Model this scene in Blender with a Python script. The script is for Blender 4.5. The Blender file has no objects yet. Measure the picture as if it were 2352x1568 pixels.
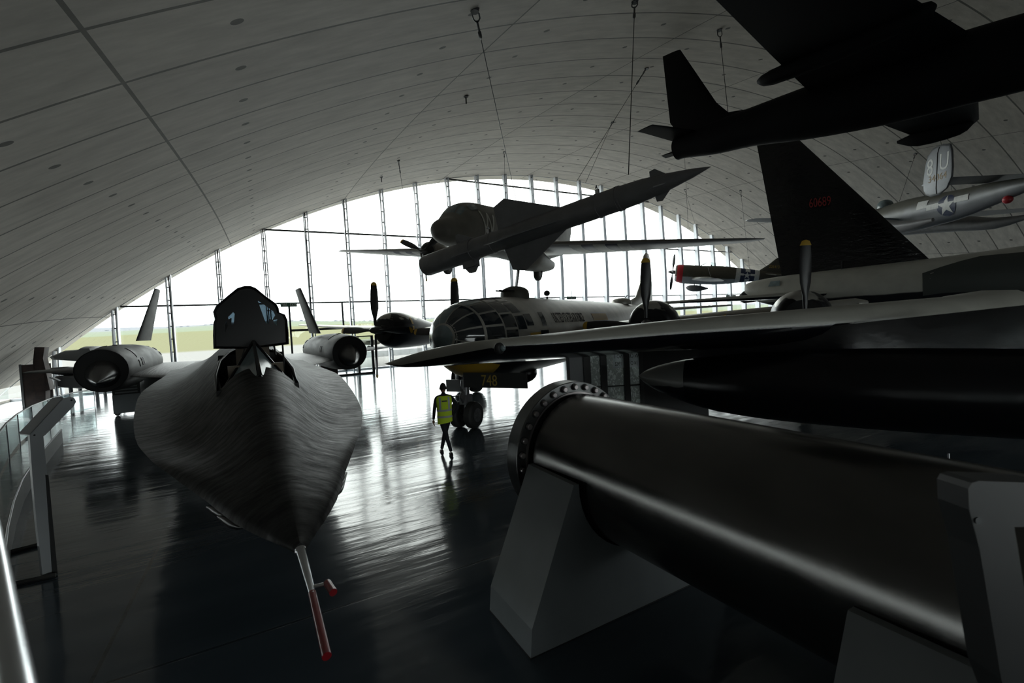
import bpy, bmesh, math, random
from mathutils import Vector, Matrix, Euler
random.seed(7)
PI = math.pi
rad = math.radians
C = bpy.context.scene.collection
SC = bpy.context.scene

# ---------------------------------------------------------------- camera
CAMZ = 3.1
YAW, PITCH, ROLL = 0.5008053636742646, -0.03363157415791938, -0.053611016668085446
FOC = 1045.0
fw = Vector((math.sin(YAW)*math.cos(PITCH), math.cos(YAW)*math.cos(PITCH), math.sin(PITCH)))
r0 = Vector((math.cos(YAW), -math.sin(YAW), 0))
u0 = r0.cross(fw)
rt = r0*math.cos(ROLL) + u0*math.sin(ROLL)
up = -r0*math.sin(ROLL) + u0*math.cos(ROLL)
cam_data = bpy.data.cameras.new('camera')
cam = bpy.data.objects.new('camera', cam_data); C.objects.link(cam)
cam_data.sensor_width = 36.0
cam_data.lens = FOC/2352*36
cam_data.dof.use_dof = True; cam_data.dof.focus_distance = 14.0; cam_data.dof.aperture_fstop = 2.8
cam_data.clip_start = 0.05; cam_data.clip_end = 6000
m = Matrix((rt, up, -fw)).transposed().to_4x4()
m.translation = (0, 0, CAMZ)
cam.matrix_world = m
SC.camera = cam
O = Vector((0, 0, CAMZ))
def at(px, py, x=None, y=None, z=None, d=None):
    v = fw + rt*((px-1176)/FOC) + up*((784-py)/FOC)
    if d is not None: t = d
    elif x is not None: t = x/v.x
    elif y is not None: t = y/v.y
    else: t = (z-CAMZ)/v.z
    return O + v*t

# ---------------------------------------------------------------- light
SC.view_settings.view_transform = 'Standard'
SC.view_settings.look = 'None'
SC.view_settings.gamma = 1.0
SC.view_settings.exposure = 0.25
SKY = 6.0
w = bpy.data.worlds.new('overcast'); SC.world = w; w.use_nodes = True
nt = w.node_tree; nt.nodes.clear()
bg = nt.nodes.new('ShaderNodeBackground'); wo = nt.nodes.new('ShaderNodeOutputWorld')
tc = nt.nodes.new('ShaderNodeTexCoord'); sx = nt.nodes.new('ShaderNodeSeparateXYZ')
cr = nt.nodes.new('ShaderNodeValToRGB')
cr.color_ramp.elements[0].position = 0.0; cr.color_ramp.elements[0].color = (0.86, 0.88, 0.90, 1)
cr.color_ramp.elements[1].position = 0.35; cr.color_ramp.elements[1].color = (1.0, 0.985, 0.96, 1)
nt.links.new(tc.outputs['Generated'], sx.inputs[0]); nt.links.new(sx.outputs['Z'], cr.inputs[0])
nt.links.new(cr.outputs[0], bg.inputs['Color']); bg.inputs['Strength'].default_value = SKY
nt.links.new(bg.outputs[0], wo.inputs[0])
YF = 41.5
pl = bpy.data.lights.new('daylight_portal', 'AREA'); pl.shape = 'RECTANGLE'; pl.size = 90; pl.size_y = 19
pl.cycles.is_portal = True
po = bpy.data.objects.new('daylight_portal', pl); C.objects.link(po)
po.location = (29.7, YF+0.25, 9.5); po.rotation_euler = (rad(-90), 0, 0)
p2 = bpy.data.lights.new('rear_fill_portal', 'AREA'); p2.shape = 'RECTANGLE'; p2.size = 44; p2.size_y = 5.0; p2.cycles.is_portal = True  # guides sampling through the added rear glazing
po2 = bpy.data.objects.new('rear_fill_portal', p2); C.objects.link(po2); po2.location = (10, -22.5, 2.8); po2.rotation_euler = (rad(90), 0, 0)
SC.cycles.max_bounces = 8; SC.cycles.diffuse_bounces = 4; SC.cycles.glossy_bounces = 4
SC.cycles.transparent_max_bounces = 16
SC.cycles.caustics_reflective = False; SC.cycles.caustics_refractive = False
SC.cycles.sample_clamp_indirect = 4.0

# ---------------------------------------------------------------- materials
def mat(name, col, rough=0.5, metal=0.0, noise=0.0, nscale=4.0, spec=0.5, bump=0.0, bscale=20.0, coat=0.0, stretch=(1, 1, 1), col2=None, split=None, rvar=0.0):
    """procedural painted surface; split=(axis, value, soft, wobble) paints col2 below value (object coords)"""
    m = bpy.data.materials.new(name); m.use_nodes = True
    n = m.node_tree.nodes; l = m.node_tree.links
    b = n['Principled BSDF']
    b.inputs['Roughness'].default_value = rough; b.inputs['Metallic'].default_value = metal
    b.inputs['Specular IOR Level'].default_value = spec
    b.inputs['Coat Weight'].default_value = coat; b.inputs['Coat Roughness'].default_value = 0.12
    tcn = n.new('ShaderNodeTexCoord'); mp = n.new('ShaderNodeMapping'); mp.inputs['Scale'].default_value = stretch
    l.new(tcn.outputs['Object'], mp.inputs[0])
    tx = n.new('ShaderNodeTexNoise'); tx.inputs['Scale'].default_value = nscale; tx.inputs['Detail'].default_value = 6
    l.new(mp.outputs[0], tx.inputs[0])
    base = None
    c4 = (*col, 1)
    if split:
        ax, val, soft, wob = split
        s = n.new('ShaderNodeSeparateXYZ'); l.new(tcn.outputs['Object'], s.inputs[0])
        w1 = n.new('ShaderNodeTexNoise'); w1.inputs['Scale'].default_value = 1.2; l.new(tcn.outputs['Object'], w1.inputs[0])
        a = n.new('ShaderNodeMath'); a.operation = 'MULTIPLY_ADD'; a.inputs[1].default_value = wob
        l.new(w1.outputs[0], a.inputs[0]); l.new(s.outputs['XYZ'.index(ax)], a.inputs[2])
        mr = n.new('ShaderNodeMapRange'); mr.inputs[1].default_value = val-soft+wob/2; mr.inputs[2].default_value = val+soft+wob/2
        l.new(a.outputs[0], mr.inputs[0])
        mx = n.new('ShaderNodeMix'); mx.data_type = 'RGBA'
        mx.inputs[6].default_value = (*col2, 1); mx.inputs[7].default_value = c4
        l.new(mr.outputs[0], mx.inputs[0]); base = mx.outputs[2]
    if noise > 0:
        mr2 = n.new('ShaderNodeMapRange'); mr2.inputs[1].default_value = 0.3; mr2.inputs[2].default_value = 0.7
        mr2.inputs[3].default_value = 1-noise; mr2.inputs[4].default_value = 1+noise
        l.new(tx.outputs[0], mr2.inputs[0])
        mm = n.new('ShaderNodeMix'); mm.data_type = 'RGBA'; mm.blend_type = 'MULTIPLY'; mm.inputs[0].default_value = 1
        if base is None: mm.inputs[6].default_value = c4
        else: l.new(base, mm.inputs[6])
        l.new(mr2.outputs[0], mm.inputs[7]); base = mm.outputs[2]
    if base is None: b.inputs['Base Color'].default_value = c4
    else: l.new(base, b.inputs['Base Color'])
    if rvar > 0:
        mr3 = n.new('ShaderNodeMapRange'); mr3.inputs[1].default_value = 0.3; mr3.inputs[2].default_value = 0.7
        mr3.inputs[3].default_value = max(0.03, rough-rvar); mr3.inputs[4].default_value = rough+rvar
        l.new(tx.outputs[0], mr3.inputs[0]); l.new(mr3.outputs[0], b.inputs['Roughness'])
    if bump > 0:
        t2 = n.new('ShaderNodeTexNoise'); t2.inputs['Scale'].default_value = bscale; t2.inputs['Detail'].default_value = 4
        l.new(mp.outputs[0], t2.inputs[0])
        bp = n.new('ShaderNodeBump'); bp.inputs['Strength'].default_value = bump; bp.inputs['Distance'].default_value = 0.05
        l.new(t2.outputs[0], bp.inputs['Height']); l.new(bp.outputs[0], b.inputs['Normal'])
    return m

def nodes(m): return m.node_tree.nodes, m.node_tree.links, m.node_tree.nodes['Principled BSDF']
def math_n(n, l, op, a=None, b=None, c=None):
    x = n.new('ShaderNodeMath'); x.operation = op
    for i, v in enumerate((a, b, c)):
        if v is None: continue
        if isinstance(v, (int, float)): x.inputs[i].default_value = v
        else: l.new(v, x.inputs[i])
    return x.outputs[0]

# concrete vault: panel joints and sockets are the panels' own pattern
def concrete_mat():
    m = mat('vault_concrete', (0.30, 0.29, 0.265), 0.85)
    n, l, b = nodes(m)
    g = n.new('ShaderNodeNewGeometry'); s = n.new('ShaderNodeSeparateXYZ'); l.new(g.outputs['Position'], s.inputs[0])
    X, Y = s.outputs[0], s.outputs[1]
    M = lambda op, a=None, b_=None, c=None: math_n(n, l, op, a, b_, c)
    asn = M('ARCSINE', M('DIVIDE', M('SUBTRACT', X, 29.7), 63.0))
    u = M('DIVIDE', M('ADD', M('MULTIPLY', asn, 180/PI), 12.5+87), 8.7)
    q = M('SQRT', M('MAXIMUM', M('MULTIPLY_ADD', M('SUBTRACT', Y, 7.5), 0.076, 1.98**2), 0.01))
    v = M('ADD', M('DIVIDE', M('SUBTRACT', q, 1.98), 0.038), 40.0)
    fu, fv = M('FRACT', u), M('FRACT', v)
    du = M('MULTIPLY', M('SUBTRACT', 0.5, M('ABSOLUTE', M('SUBTRACT', fu, 0.5))), 9.5)
    dv = M('MULTIPLY', M('SUBTRACT', 0.5, M('ABSOLUTE', M('SUBTRACT', fv, 0.5))), 2.2)
    j1 = M('LESS_THAN', du, 0.032); j2 = M('LESS_THAN', dv, 0.042)
    joint = M('MAXIMUM', j1, j2)
    hole = None
    for uc in (0.2, 0.79):
        a = M('MULTIPLY', M('SUBTRACT', fu, uc), 9.5); c2 = M('MULTIPLY', M('SUBTRACT', fv, 0.44), 2.2)
        dd = M('SQRT', M('ADD', M('MULTIPLY', a, a), M('MULTIPLY', c2, c2)))
        h = M('LESS_THAN', dd, 0.11)
        hole = h if hole is None else M('MAXIMUM', hole, h)
    # per panel tone and board streaks
    cmb = n.new('ShaderNodeCombineXYZ'); l.new(M('FLOOR', u), cmb.inputs[0]); l.new(M('FLOOR', v), cmb.inputs[1])
    wn = n.new('ShaderNodeTexWhiteNoise'); l.new(cmb.outputs[0], wn.inputs[0])
    mp = n.new('ShaderNodeMapping'); mp.inputs['Scale'].default_value = (0.5, 2.2, 1); l.new(g.outputs['Position'], mp.inputs[0])
    nz = n.new('ShaderNodeTexNoise'); nz.inputs['Scale'].default_value = 1.2; nz.inputs['Detail'].default_value = 8; nz.inputs['Roughness'].default_value = 0.65
    l.new(mp.outputs[0], nz.inputs[0])
    tone = M('ADD', M('MULTIPLY_ADD', wn.outputs[0], 0.12, 0.80), M('MULTIPLY', M('SUBTRACT', nz.outputs[0], 0.5), 0.9))
    tone = M('ADD', tone, 0.14)
    dark = M('SUBTRACT', 1.0, M('MAXIMUM', M('MULTIPLY', joint, 0.72), M('MULTIPLY', hole, 0.78)))
    k = M('MULTIPLY', tone, dark)
    mx = n.new('ShaderNodeMix'); mx.data_type = 'RGBA'; mx.blend_type = 'MULTIPLY'; mx.inputs[0].default_value = 1
    mx.inputs[6].default_value = (0.60, 0.555, 0.50, 1); l.new(k, mx.inputs[7]); l.new(mx.outputs[2], b.inputs['Base Color'])
    bp = n.new('ShaderNodeBump'); bp.inputs['Strength'].default_value = 0.6; bp.inputs['Distance'].default_value = 0.04
    l.new(dark, bp.inputs['Height']); l.new(bp.outputs[0], b.inputs['Normal'])
    return m

def floor_mat():
    m = mat('sealed_grey_floor', (0.075, 0.085, 0.095), 0.2)
    n, l, b = nodes(m)
    M = lambda op, a=None, b_=None, c=None: math_n(n, l, op, a, b_, c)
    g = n.new('ShaderNodeNewGeometry'); s = n.new('ShaderNodeSeparateXYZ'); l.new(g.outputs['Position'], s.inputs[0])
    X, Y = s.outputs[0], s.outputs[1]
    j = None
    for A, o, p in ((X, 1.6, 6.0), (Y, 0.5, 6.0)):
        f = M('FRACT', M('DIVIDE', M('ADD', A, 600+o), p))
        dj = M('MULTIPLY', M('SUBTRACT', 0.5, M('ABSOLUTE', M('SUBTRACT', f, 0.5))), p)
        jj = M('LESS_THAN', dj, 0.02); j = jj if j is None else M('MAXIMUM', j, jj)
    # painted pale walkway line
    dl = M('ABSOLUTE', M('SUBTRACT', X, 6.4)); line = M('LESS_THAN', dl, 0.35)
    line = M('MULTIPLY', line, M('GREATER_THAN', Y, 14.0))
    mp = n.new('ShaderNodeMapping'); mp.inputs['Scale'].default_value = (0.25, 1.3, 1); l.new(g.outputs['Position'], mp.inputs[0])
    nz = n.new('ShaderNodeTexNoise'); nz.inputs['Scale'].default_value = 1.1; nz.inputs['Detail'].default_value = 7; l.new(mp.outputs[0], nz.inputs[0])
    n2 = n.new('ShaderNodeTexNoise'); n2.inputs['Scale'].default_value = 2.0; n2.inputs['Detail'].default_value = 5; l.new(mp.outputs[0], n2.inputs[0])
    k = M('MULTIPLY', M('MULTIPLY_ADD', nz.outputs[0], 0.5, 0.75), M('SUBTRACT', 1.0, M('MULTIPLY', j, 0.5)))
    k = M('ADD', k, M('MULTIPLY', line, 1.3))
    mx = n.new('ShaderNodeMix'); mx.data_type = 'RGBA'; mx.blend_type = 'MULTIPLY'; mx.inputs[0].default_value = 1
    mx.inputs[6].default_value = (0.052, 0.068, 0.084, 1); l.new(k, mx.inputs[7]); l.new(mx.outputs[2], b.inputs['Base Color'])
    l.new(M('MULTIPLY_ADD', nz.outputs[0], 0.16, 0.045), b.inputs['Roughness'])
    b.inputs['Specular IOR Level'].default_value = 0.45
    bp = n.new('ShaderNodeBump'); bp.inputs['Strength'].default_value = 0.8; bp.inputs['Distance'].default_value = 0.014
    l.new(M('ADD', n2.outputs[0], M('MULTIPLY', j, -0.6)), bp.inputs['Height']); l.new(bp.outputs[0], b.inputs['Normal'])
    return m

def glass_mat(name, tint=(0.92, 0.96, 0.95), k=0.06):
    m = bpy.data.materials.new(name); m.use_nodes = True
    n, l = m.node_tree.nodes, m.node_tree.links; n.clear()
    o = n.new('ShaderNodeOutputMaterial'); t = n.new('ShaderNodeBsdfTransparent'); g = n.new('ShaderNodeBsdfGlossy')
    t.inputs[0].default_value = (*tint, 1); g.inputs['Roughness'].default_value = 0.02
    lw = n.new('ShaderNodeLayerWeight'); lw.inputs[0].default_value = 0.5
    ad = math_n(n, l, 'MULTIPLY_ADD', math_n(n, l, 'POWER', lw.outputs['Facing'], 4.0), 0.5 if k < .1 else 0.12, 0.035)
    mx = n.new('ShaderNodeMixShader'); l.new(ad, mx.inputs[0]); l.new(t.outputs[0], mx.inputs[1]); l.new(g.outputs[0], mx.inputs[2])
    l.new(mx.outputs[0], o.inputs[0]); return m

MT = {}
MT['concrete'] = concrete_mat()
MT['floor'] = floor_mat()
MT['glass'] = glass_mat('clear_glass')
MT['tinted'] = glass_mat('grey_tinted_perspex', (.13, .16, .18)); MT['tinted2'] = glass_mat('dark_tinted_perspex', (.02, .026, .03))
MT['rail_glass'] = glass_mat('balustrade_glass', (.80, .86, .86), .3)
MT['steel'] = mat('painted_grey_steel', (0.72, 0.75, 0.80), 0.4, 0.0, 0.05)
MT['dark_steel'] = mat('dark_steel', (0.05, 0.052, 0.055), 0.4, 0.6)
MT['bright_steel'] = mat('brushed_steel', (0.55, 0.56, 0.58), 0.25, 1.0, 0.1)
MT['black_steel'] = mat('blackened_steel_tube', (0.10, 0.098, 0.095), 0.22, 0.85, 0.15, 3.0, stretch=(1, 0.6, 1), rvar=0.04, bump=0.004, bscale=3, coat=0.0)
MT['flange_steel'] = mat('machined_steel_flange', (0.10, 0.10, 0.10), 0.35, 0.7, 0.15, 6.0)
MT['bolt_steel'] = mat('worn_bolt_steel', (0.30, 0.27, 0.27), 0.35, 0.8)
MT['plinth'] = mat('grey_painted_plinth', (0.125, 0.135, 0.14), 0.38, 0, 0.08, 3.0)
MT['blackbird'] = mat('dark_titanium_skin', (0.022, 0.022, 0.023), 0.46, 0.0, 0.30, 2.2, spec=0.35, rvar=0.08, stretch=(1.6, 0.5, 1), bump=0.06, bscale=3)
def blackbird_mat():
    m = MT['blackbird']; n, l, b = nodes(m)
    t = n.new('ShaderNodeTexCoord'); s_ = n.new('ShaderNodeSeparateXYZ'); l.new(t.outputs['Object'], s_.inputs[0])
    M = lambda op, a=None, b_=None, c=None: math_n(n, l, op, a, b_, c)
    ax = M('ABSOLUTE', s_.outputs[0])
    line = None
    for s0, bow in ((.75, .5), (1.35, .45), (2.35, .35), (3.05, .3), (4.4, .2), (5.6, .15), (7.2, .1), (9, .1), (11, .1)):
        q = M('ABSOLUTE', M('SUBTRACT', M('ADD', s_.outputs[1], M('MULTIPLY', ax, -bow)), s0)); g = M('LESS_THAN', q, .006)
        line = g if line is None else M('MAXIMUM', line, g)
    mp = n.new('ShaderNodeMapping'); mp.inputs['Scale'].default_value = (2.2, 9, 3); mp.inputs['Rotation'].default_value = (0, 0, .35); l.new(t.outputs['Object'], mp.inputs[0])
    z1 = n.new('ShaderNodeTexNoise'); z1.inputs['Scale'].default_value = 1.5; z1.inputs['Detail'].default_value = 9; z1.inputs['Roughness'].default_value = .7; l.new(mp.outputs[0], z1.inputs[0])
    mr = n.new('ShaderNodeMapRange'); mr.inputs[1].default_value = .35; mr.inputs[2].default_value = .72; mr.inputs[3].default_value = .009; mr.inputs[4].default_value = .034; l.new(z1.outputs[0], mr.inputs[0])
    v = M('MULTIPLY', mr.outputs[0], M('SUBTRACT', 1.0, M('MULTIPLY', line, .8)))
    cc = n.new('ShaderNodeCombineColor')
    for i in range(3): l.new(v, cc.inputs[i])
    l.new(cc.outputs[0], b.inputs['Base Color'])
    mr2 = n.new('ShaderNodeMapRange'); mr2.inputs[1].default_value = .35; mr2.inputs[2].default_value = .68; mr2.inputs[3].default_value = .68; mr2.inputs[4].default_value = .44; l.new(z1.outputs[0], mr2.inputs[0]); l.new(mr2.outputs[0], b.inputs['Roughness'])
    bp = n.new('ShaderNodeBump'); bp.inputs['Strength'].default_value = .5; bp.inputs['Distance'].default_value = .01
    l.new(M('SUBTRACT', M('MULTIPLY', z1.outputs[0], .5), line), bp.inputs['Height']); l.new(bp.outputs[0], b.inputs['Normal'])
    b.inputs['Specular IOR Level'].default_value = .18
blackbird_mat()
MT['nacelle_skin'] = mat('grey_titanium_nacelle', (0.034, 0.034, 0.035), 0.6, 0.0, 0.25, 3.0, spec=.15, rvar=0.08, stretch=(1, .3, 1))
MT['black_gloss'] = mat('gloss_black_paint', (0.004, 0.004, 0.005), 0.3, 0, 0.2, 3, spec=0.3)
MT['black'] = mat('matt_black', (0.006, 0.006, 0.007), 0.6)
MT['u2_black'] = mat('matt_black_airframe', (0.004, 0.004, 0.005), 0.65, spec=0.15)
MT['b52_two'] = mat('white_over_black_paint', (0.36, 0.35, 0.31), 0.42, 0, 0.08, 2.0, col2=(0.006, 0.006, 0.008), split=('Z', 0, 0.01, 0.0))
MT['b52_top'] = mat('offwhite_airframe_paint', (0.36, 0.35, 0.31), 0.38, 0, 0.10, 2.0, rvar=0.05)
MT['b52_black'] = mat('black_airframe_paint', (0.005, 0.005, 0.007), 0.14, 0, 0.2, 3.0, bump=0.12, bscale=1.6)
MT['b52_side_dark'] = mat('dark_green_airframe_patch', (0.035, 0.04, 0.036), 0.6)
MT['alu'] = mat('weathered_aluminium', (0.36, 0.345, 0.31), 0.42, 0.45, 0.16, 1.6, rvar=0.08)
MT['b29_body'] = mat('aluminium_over_black', (0.36, 0.345, 0.31), 0.42, 0.35, 0.16, 1.6, col2=(0.008, 0.008, 0.010), split=('Z', -0.75, 0.03, 0.3))
MT['b29_nac'] = mat('aluminium_over_black_cowl', (0.36, 0.345, 0.31), 0.35, 0.35, 0.16, 1.6, col2=(0.008, 0.008, 0.010), split=('Z', 0.55, 0.02, 1.6))
MT['prop'] = mat('propeller_black', (0.010, 0.010, 0.012), 0.4)
MT['yellow'] = mat('propeller_tip_yellow', (0.55, 0.33, 0.03), 0.5)
MT['yellow_ball'] = mat('ochre_yellow_paint', (0.50, 0.30, 0.03), 0.45)
MT['pane_dark'] = mat('dark_cockpit_glazing', (0.02, 0.025, 0.03), 0.08, 0, spec=0.8)
MT['pane_light'] = mat('pale_cockpit_glazing', (0.16, 0.20, 0.21), 0.15, 0, 0.2, 5)
MT['rubber'] = mat('tyre_rubber', (0.012, 0.012, 0.012), 0.7)
MT['gear'] = mat('gear_grey_metal', (0.10, 0.10, 0.105), 0.4, 0.5)
MT['olive'] = mat('olive_drab_paint', (0.050, 0.048, 0.036), 0.6, 0, 0.15, 2.0)
MT['c47_body'] = mat('olive_over_grey_paint', (0.15, 0.142, 0.125), 0.55, 0, 0.15, 2.0, col2=(0.20, 0.20, 0.21), split=('Z', -0.55, 0.08, 0.3))
MT['c47_wing'] = mat('olive_over_grey_wing', (0.15, 0.142, 0.125), 0.55, 0, 0.1, 2.0)
MT['grey_under'] = mat('neutral_grey_underside', (0.30, 0.30, 0.31), 0.4, 0.1, 0.1, 2.0)
MT['white'] = mat('white_marking_paint', (0.62, 0.62, 0.60), 0.5, 0, 0.1, 8)
MT['grey_letter'] = mat('faded_grey_lettering', (0.50, 0.49, 0.46), 0.6, 0, 0.1, 8)
MT['navy'] = mat('navy_marking_paint', (0.02, 0.03, 0.075), 0.5)
MT['p47_body'] = mat('olive_over_bare_metal', (0.075, 0.066, 0.048), 0.5, 0, 0.12, 2.0, col2=(0.40, 0.41, 0.42), split=('Z', -0.33, 0.03, 0.15))
MT['red'] = mat('red_nose_paint', (0.42, 0.02, 0.03), 0.4)
MT['red_tube'] = mat('red_protective_tube', (0.22, 0.008, 0.012), 0.3, 0, coat=0.4)
MT['red_ink'] = mat('dark_red_lettering', (0.30, 0.015, 0.015), 0.6)
MT['yellow_ink'] = mat('dull_yellow_lettering', (0.35, 0.24, 0.04), 0.6)
MT['gold_ink'] = mat('ochre_serial_lettering', (0.30, 0.20, 0.09), 0.6)
MT['b25_body'] = mat('olive_and_bare_metal', (0.10, 0.098, 0.08), 0.45, 0.2, 0.12, 1.5, col2=(0.20, 0.205, 0.22), split=('Z', 0.15, 0.35, 0.6))
MT['b25_metal'] = mat('dull_bare_metal', (0.13, 0.135, 0.145), 0.45, 0.3, 0.1, 3)
MT['missile'] = mat('dark_grey_missile_paint', (0.17, 0.165, 0.17), 0.45, 0, 0.12, 3.0)
MT['hivis'] = mat('hi_vis_yellow_fabric', (0.55, 0.75, 0.03), 0.8)
MT['reflect'] = mat('grey_reflective_tape', (0.32, 0.34, 0.34), 0.4)
MT['dark_cloth'] = mat('dark_navy_clothing', (0.010, 0.011, 0.016), 0.9)
MT['skin'] = mat('person_skin', (0.20, 0.11, 0.08), 0.6)
MT['hair'] = mat('person_short_hair', (0.02, 0.016, 0.014), 0.8)
MT['green_sign'] = mat('green_sign_paint', (0.01, 0.09, 0.05), 0.5)
MT['sign_grey'] = mat('grey_sign_paint', (0.14, 0.145, 0.15), 0.4)
MT['display_dark'] = mat('dark_display_frame', (0.02, 0.02, 0.02), 0.6)
MT['grass_far'] = mat('pale_green_crop', (0.20, 0.235, 0.165), 0.95, 0, 0.05, 0.01)
MT['cover'] = mat('pale_grey_machine_paint', (0.22, 0.225, 0.23), 0.6, 0, 0.1, 1)
MT['seat'] = mat('tan_seat_fabric', (0.16, 0.13, 0.10), 0.8)
MT['cable'] = mat('thin_steel_cable', (0.04, 0.04, 0.04), 0.5, 0.5)
MT['burgundy'] = mat('dark_brown_mural_print', (0.035, 0.018, 0.015), 0.6, 0, 0.6, 3.0)

# ---------------------------------------------------------------- mesh helpers
def empty(name, M=None, loc=None, rz=0):
    o = bpy.data.objects.new(name, None); C.objects.link(o); o.empty_display_size = 0.3
    if M is not None: o.matrix_world = M
    elif loc is not None: o.location = loc; o.rotation_euler = (0, 0, rz)
    return o
def tag(o, label, cat, group=None):
    o['label'] = label; o['category'] = cat
    if group: o['group'] = group
    return o
def structure(o, label=None):
    o['kind'] = 'structure'
    if label: o['label'] = label
    return o
def build(name, V, F, m, parent=None, smooth=True, mats=None, fm=None, angle=40):
    me = bpy.data.meshes.new(name); me.from_pydata([tuple(v) for v in V], [], F); me.validate()
    for mm in (mats or [m]): me.materials.append(mm)
    if fm:
        for p, k in zip(me.polygons, fm): p.material_index = k
    bm = bmesh.new(); bm.from_mesh(me); bmesh.ops.recalc_face_normals(bm, faces=bm.faces); bm.to_mesh(me); bm.free()
    if smooth:
        me.polygons.foreach_set('use_smooth', [True]*len(me.polygons)); me.set_sharp_from_angle(angle=rad(angle))
    o = bpy.data.objects.new(name, me); C.objects.link(o)
    if parent: o.parent = parent
    return o
class MB:
    def __init__(s): s.V = []; s.F = []; s.fm = []; s.k = 0
    def add(s, V, F):
        b = len(s.V); s.V += [Vector(v) for v in V]
        for f in F: s.F.append([i+b for i in f]); s.fm.append(s.k)
        return s
    def box(s, lo, hi, M=None):
        x0, y0, z0 = lo; x1, y1, z1 = hi
        V = [Vector(p) for p in ((x0,y0,z0),(x1,y0,z0),(x1,y1,z0),(x0,y1,z0),(x0,y0,z1),(x1,y0,z1),(x1,y1,z1),(x0,y1,z1))]
        if M: V = [M @ v for v in V]
        return s.add(V, [[0,3,2,1],[4,5,6,7],[0,1,5,4],[1,2,6,5],[2,3,7,6],[3,0,4,7]])
    def tube(s, pts, r, n=10, caps=True):
        pts = [Vector(p) for p in pts]; rs = r if isinstance(r, (list, tuple)) else [r]*len(pts)
        rings = []; ref = None
        for i, p in enumerate(pts):
            a = pts[max(i-1, 0)]; b = pts[min(i+1, len(pts)-1)]; t = (b-a).normalized()
            if ref is None:
                ref = t.cross(Vector((0, 0, 1)))
                if ref.length < 0.1: ref = t.cross(Vector((1, 0, 0)))
            ref = (ref - t*ref.dot(t)).normalized(); bn = t.cross(ref)
            rings.append([p + (ref*math.cos(2*PI*k/n) + bn*math.sin(2*PI*k/n))*rs[i] for k in range(n)])
        return s.rings(rings, True, caps)
    def rings(s, rings, closed=True, caps=True, skip=None):
        n = len(rings[0]); V = [v for r in rings for v in r]; F = []
        for i in range(len(rings)-1):
            for k in range(n if closed else n-1):
                if skip and skip(i, k): continue
                k2 = (k+1) % n
                F.append([i*n+k, i*n+k2, (i+1)*n+k2, (i+1)*n+k])
        if caps:
            F.append(list(range(n))[::-1]); F.append([(len(rings)-1)*n+k for k in range(n)])
        return s.add(V, F)
    def prism(s, poly, d):
        """polygon (3D points) extruded by vector d"""
        n = len(poly); d = Vector(d); V = [Vector(p) for p in poly] + [Vector(p)+d for p in poly]
        F = [list(range(n))[::-1], [n+k for k in range(n)]] + [[k, (k+1) % n, n+(k+1) % n, n+k] for k in range(n)]
        return s.add(V, F)
    def build(s, name, m, parent=None, smooth=True, mats=None, angle=40):
        return build(name, s.V, s.F, m, parent, smooth, mats, s.fm if mats else None, angle)

def body(prof, axis='x', n=28, sq=None):
    """prof: (x, zc, rw, rt, rb) stations -> rings in y,z; half width, top and bottom radius"""
    rings = []
    for x, zc, rw, rtp, rb in prof:
        ring = []
        for k in range(n):
            a = 2*PI*k/n; c_, s_ = math.cos(a), math.sin(a)
            ring.append(Vector((x, rw*c_, zc + (rtp if s_ > 0 else rb)*s_)))
        rings.append(ring)
    return rings
def sample(prof, x):
    p = sorted(prof)
    if x <= p[0][0]: return p[0][1:]
    for a, b in zip(p, p[1:]):
        if x <= b[0]:
            t = (x-a[0])/(b[0]-a[0]); return tuple(a[i]+(b[i]-a[i])*t for i in range(1, len(a)))
    return p[-1][1:]
def smooth_prof(prof, k=3):
    """subdivide stations with a catmull-rom curve"""
    out = []
    P = prof
    for i in range(len(P)-1):
        p0 = P[max(i-1, 0)]; p1 = P[i]; p2 = P[i+1]; p3 = P[min(i+2, len(P)-1)]
        for j in range(k):
            t = j/k
            out.append(tuple(0.5*((2*b)+(c-a)*t+(2*a-5*b+4*c-d)*t*t+(-a+3*b-3*c+d)*t*t*t) for a, b, c, d in zip(p0, p1, p2, p3)))
    out.append(P[-1]); return out
AF = [(0, 0), (0.015, 0.16), (0.05, 0.30), (0.12, 0.43), (0.25, 0.5), (0.4, 0.5), (0.6, 0.38), (0.8, 0.2), (1, 0.015)]
AFL = [(0.8, -0.12), (0.6, -0.24), (0.4, -0.33), (0.25, -0.36), (0.12, -0.33), (0.05, -0.24), (0.015, -0.13)]
def wing(secs, upv=(0, 0, 1), sym=False):
    """secs: (LE, TE, thickness)"""
    upv = Vector(upv); mb = MB(); rings = []
    low = [(u, -t) for u, t in AF[1:-1]][::-1] if sym else AFL
    for le, te, th in secs:
        le = Vector(le); te = Vector(te)
        rings.append([le+(te-le)*u+upv*(t*th) for u, t in AF] + [te-upv*(0.015*th)] + [le+(te-le)*u+upv*(t*th) for u, t in low])
    mb.rings(rings); return mb
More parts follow.
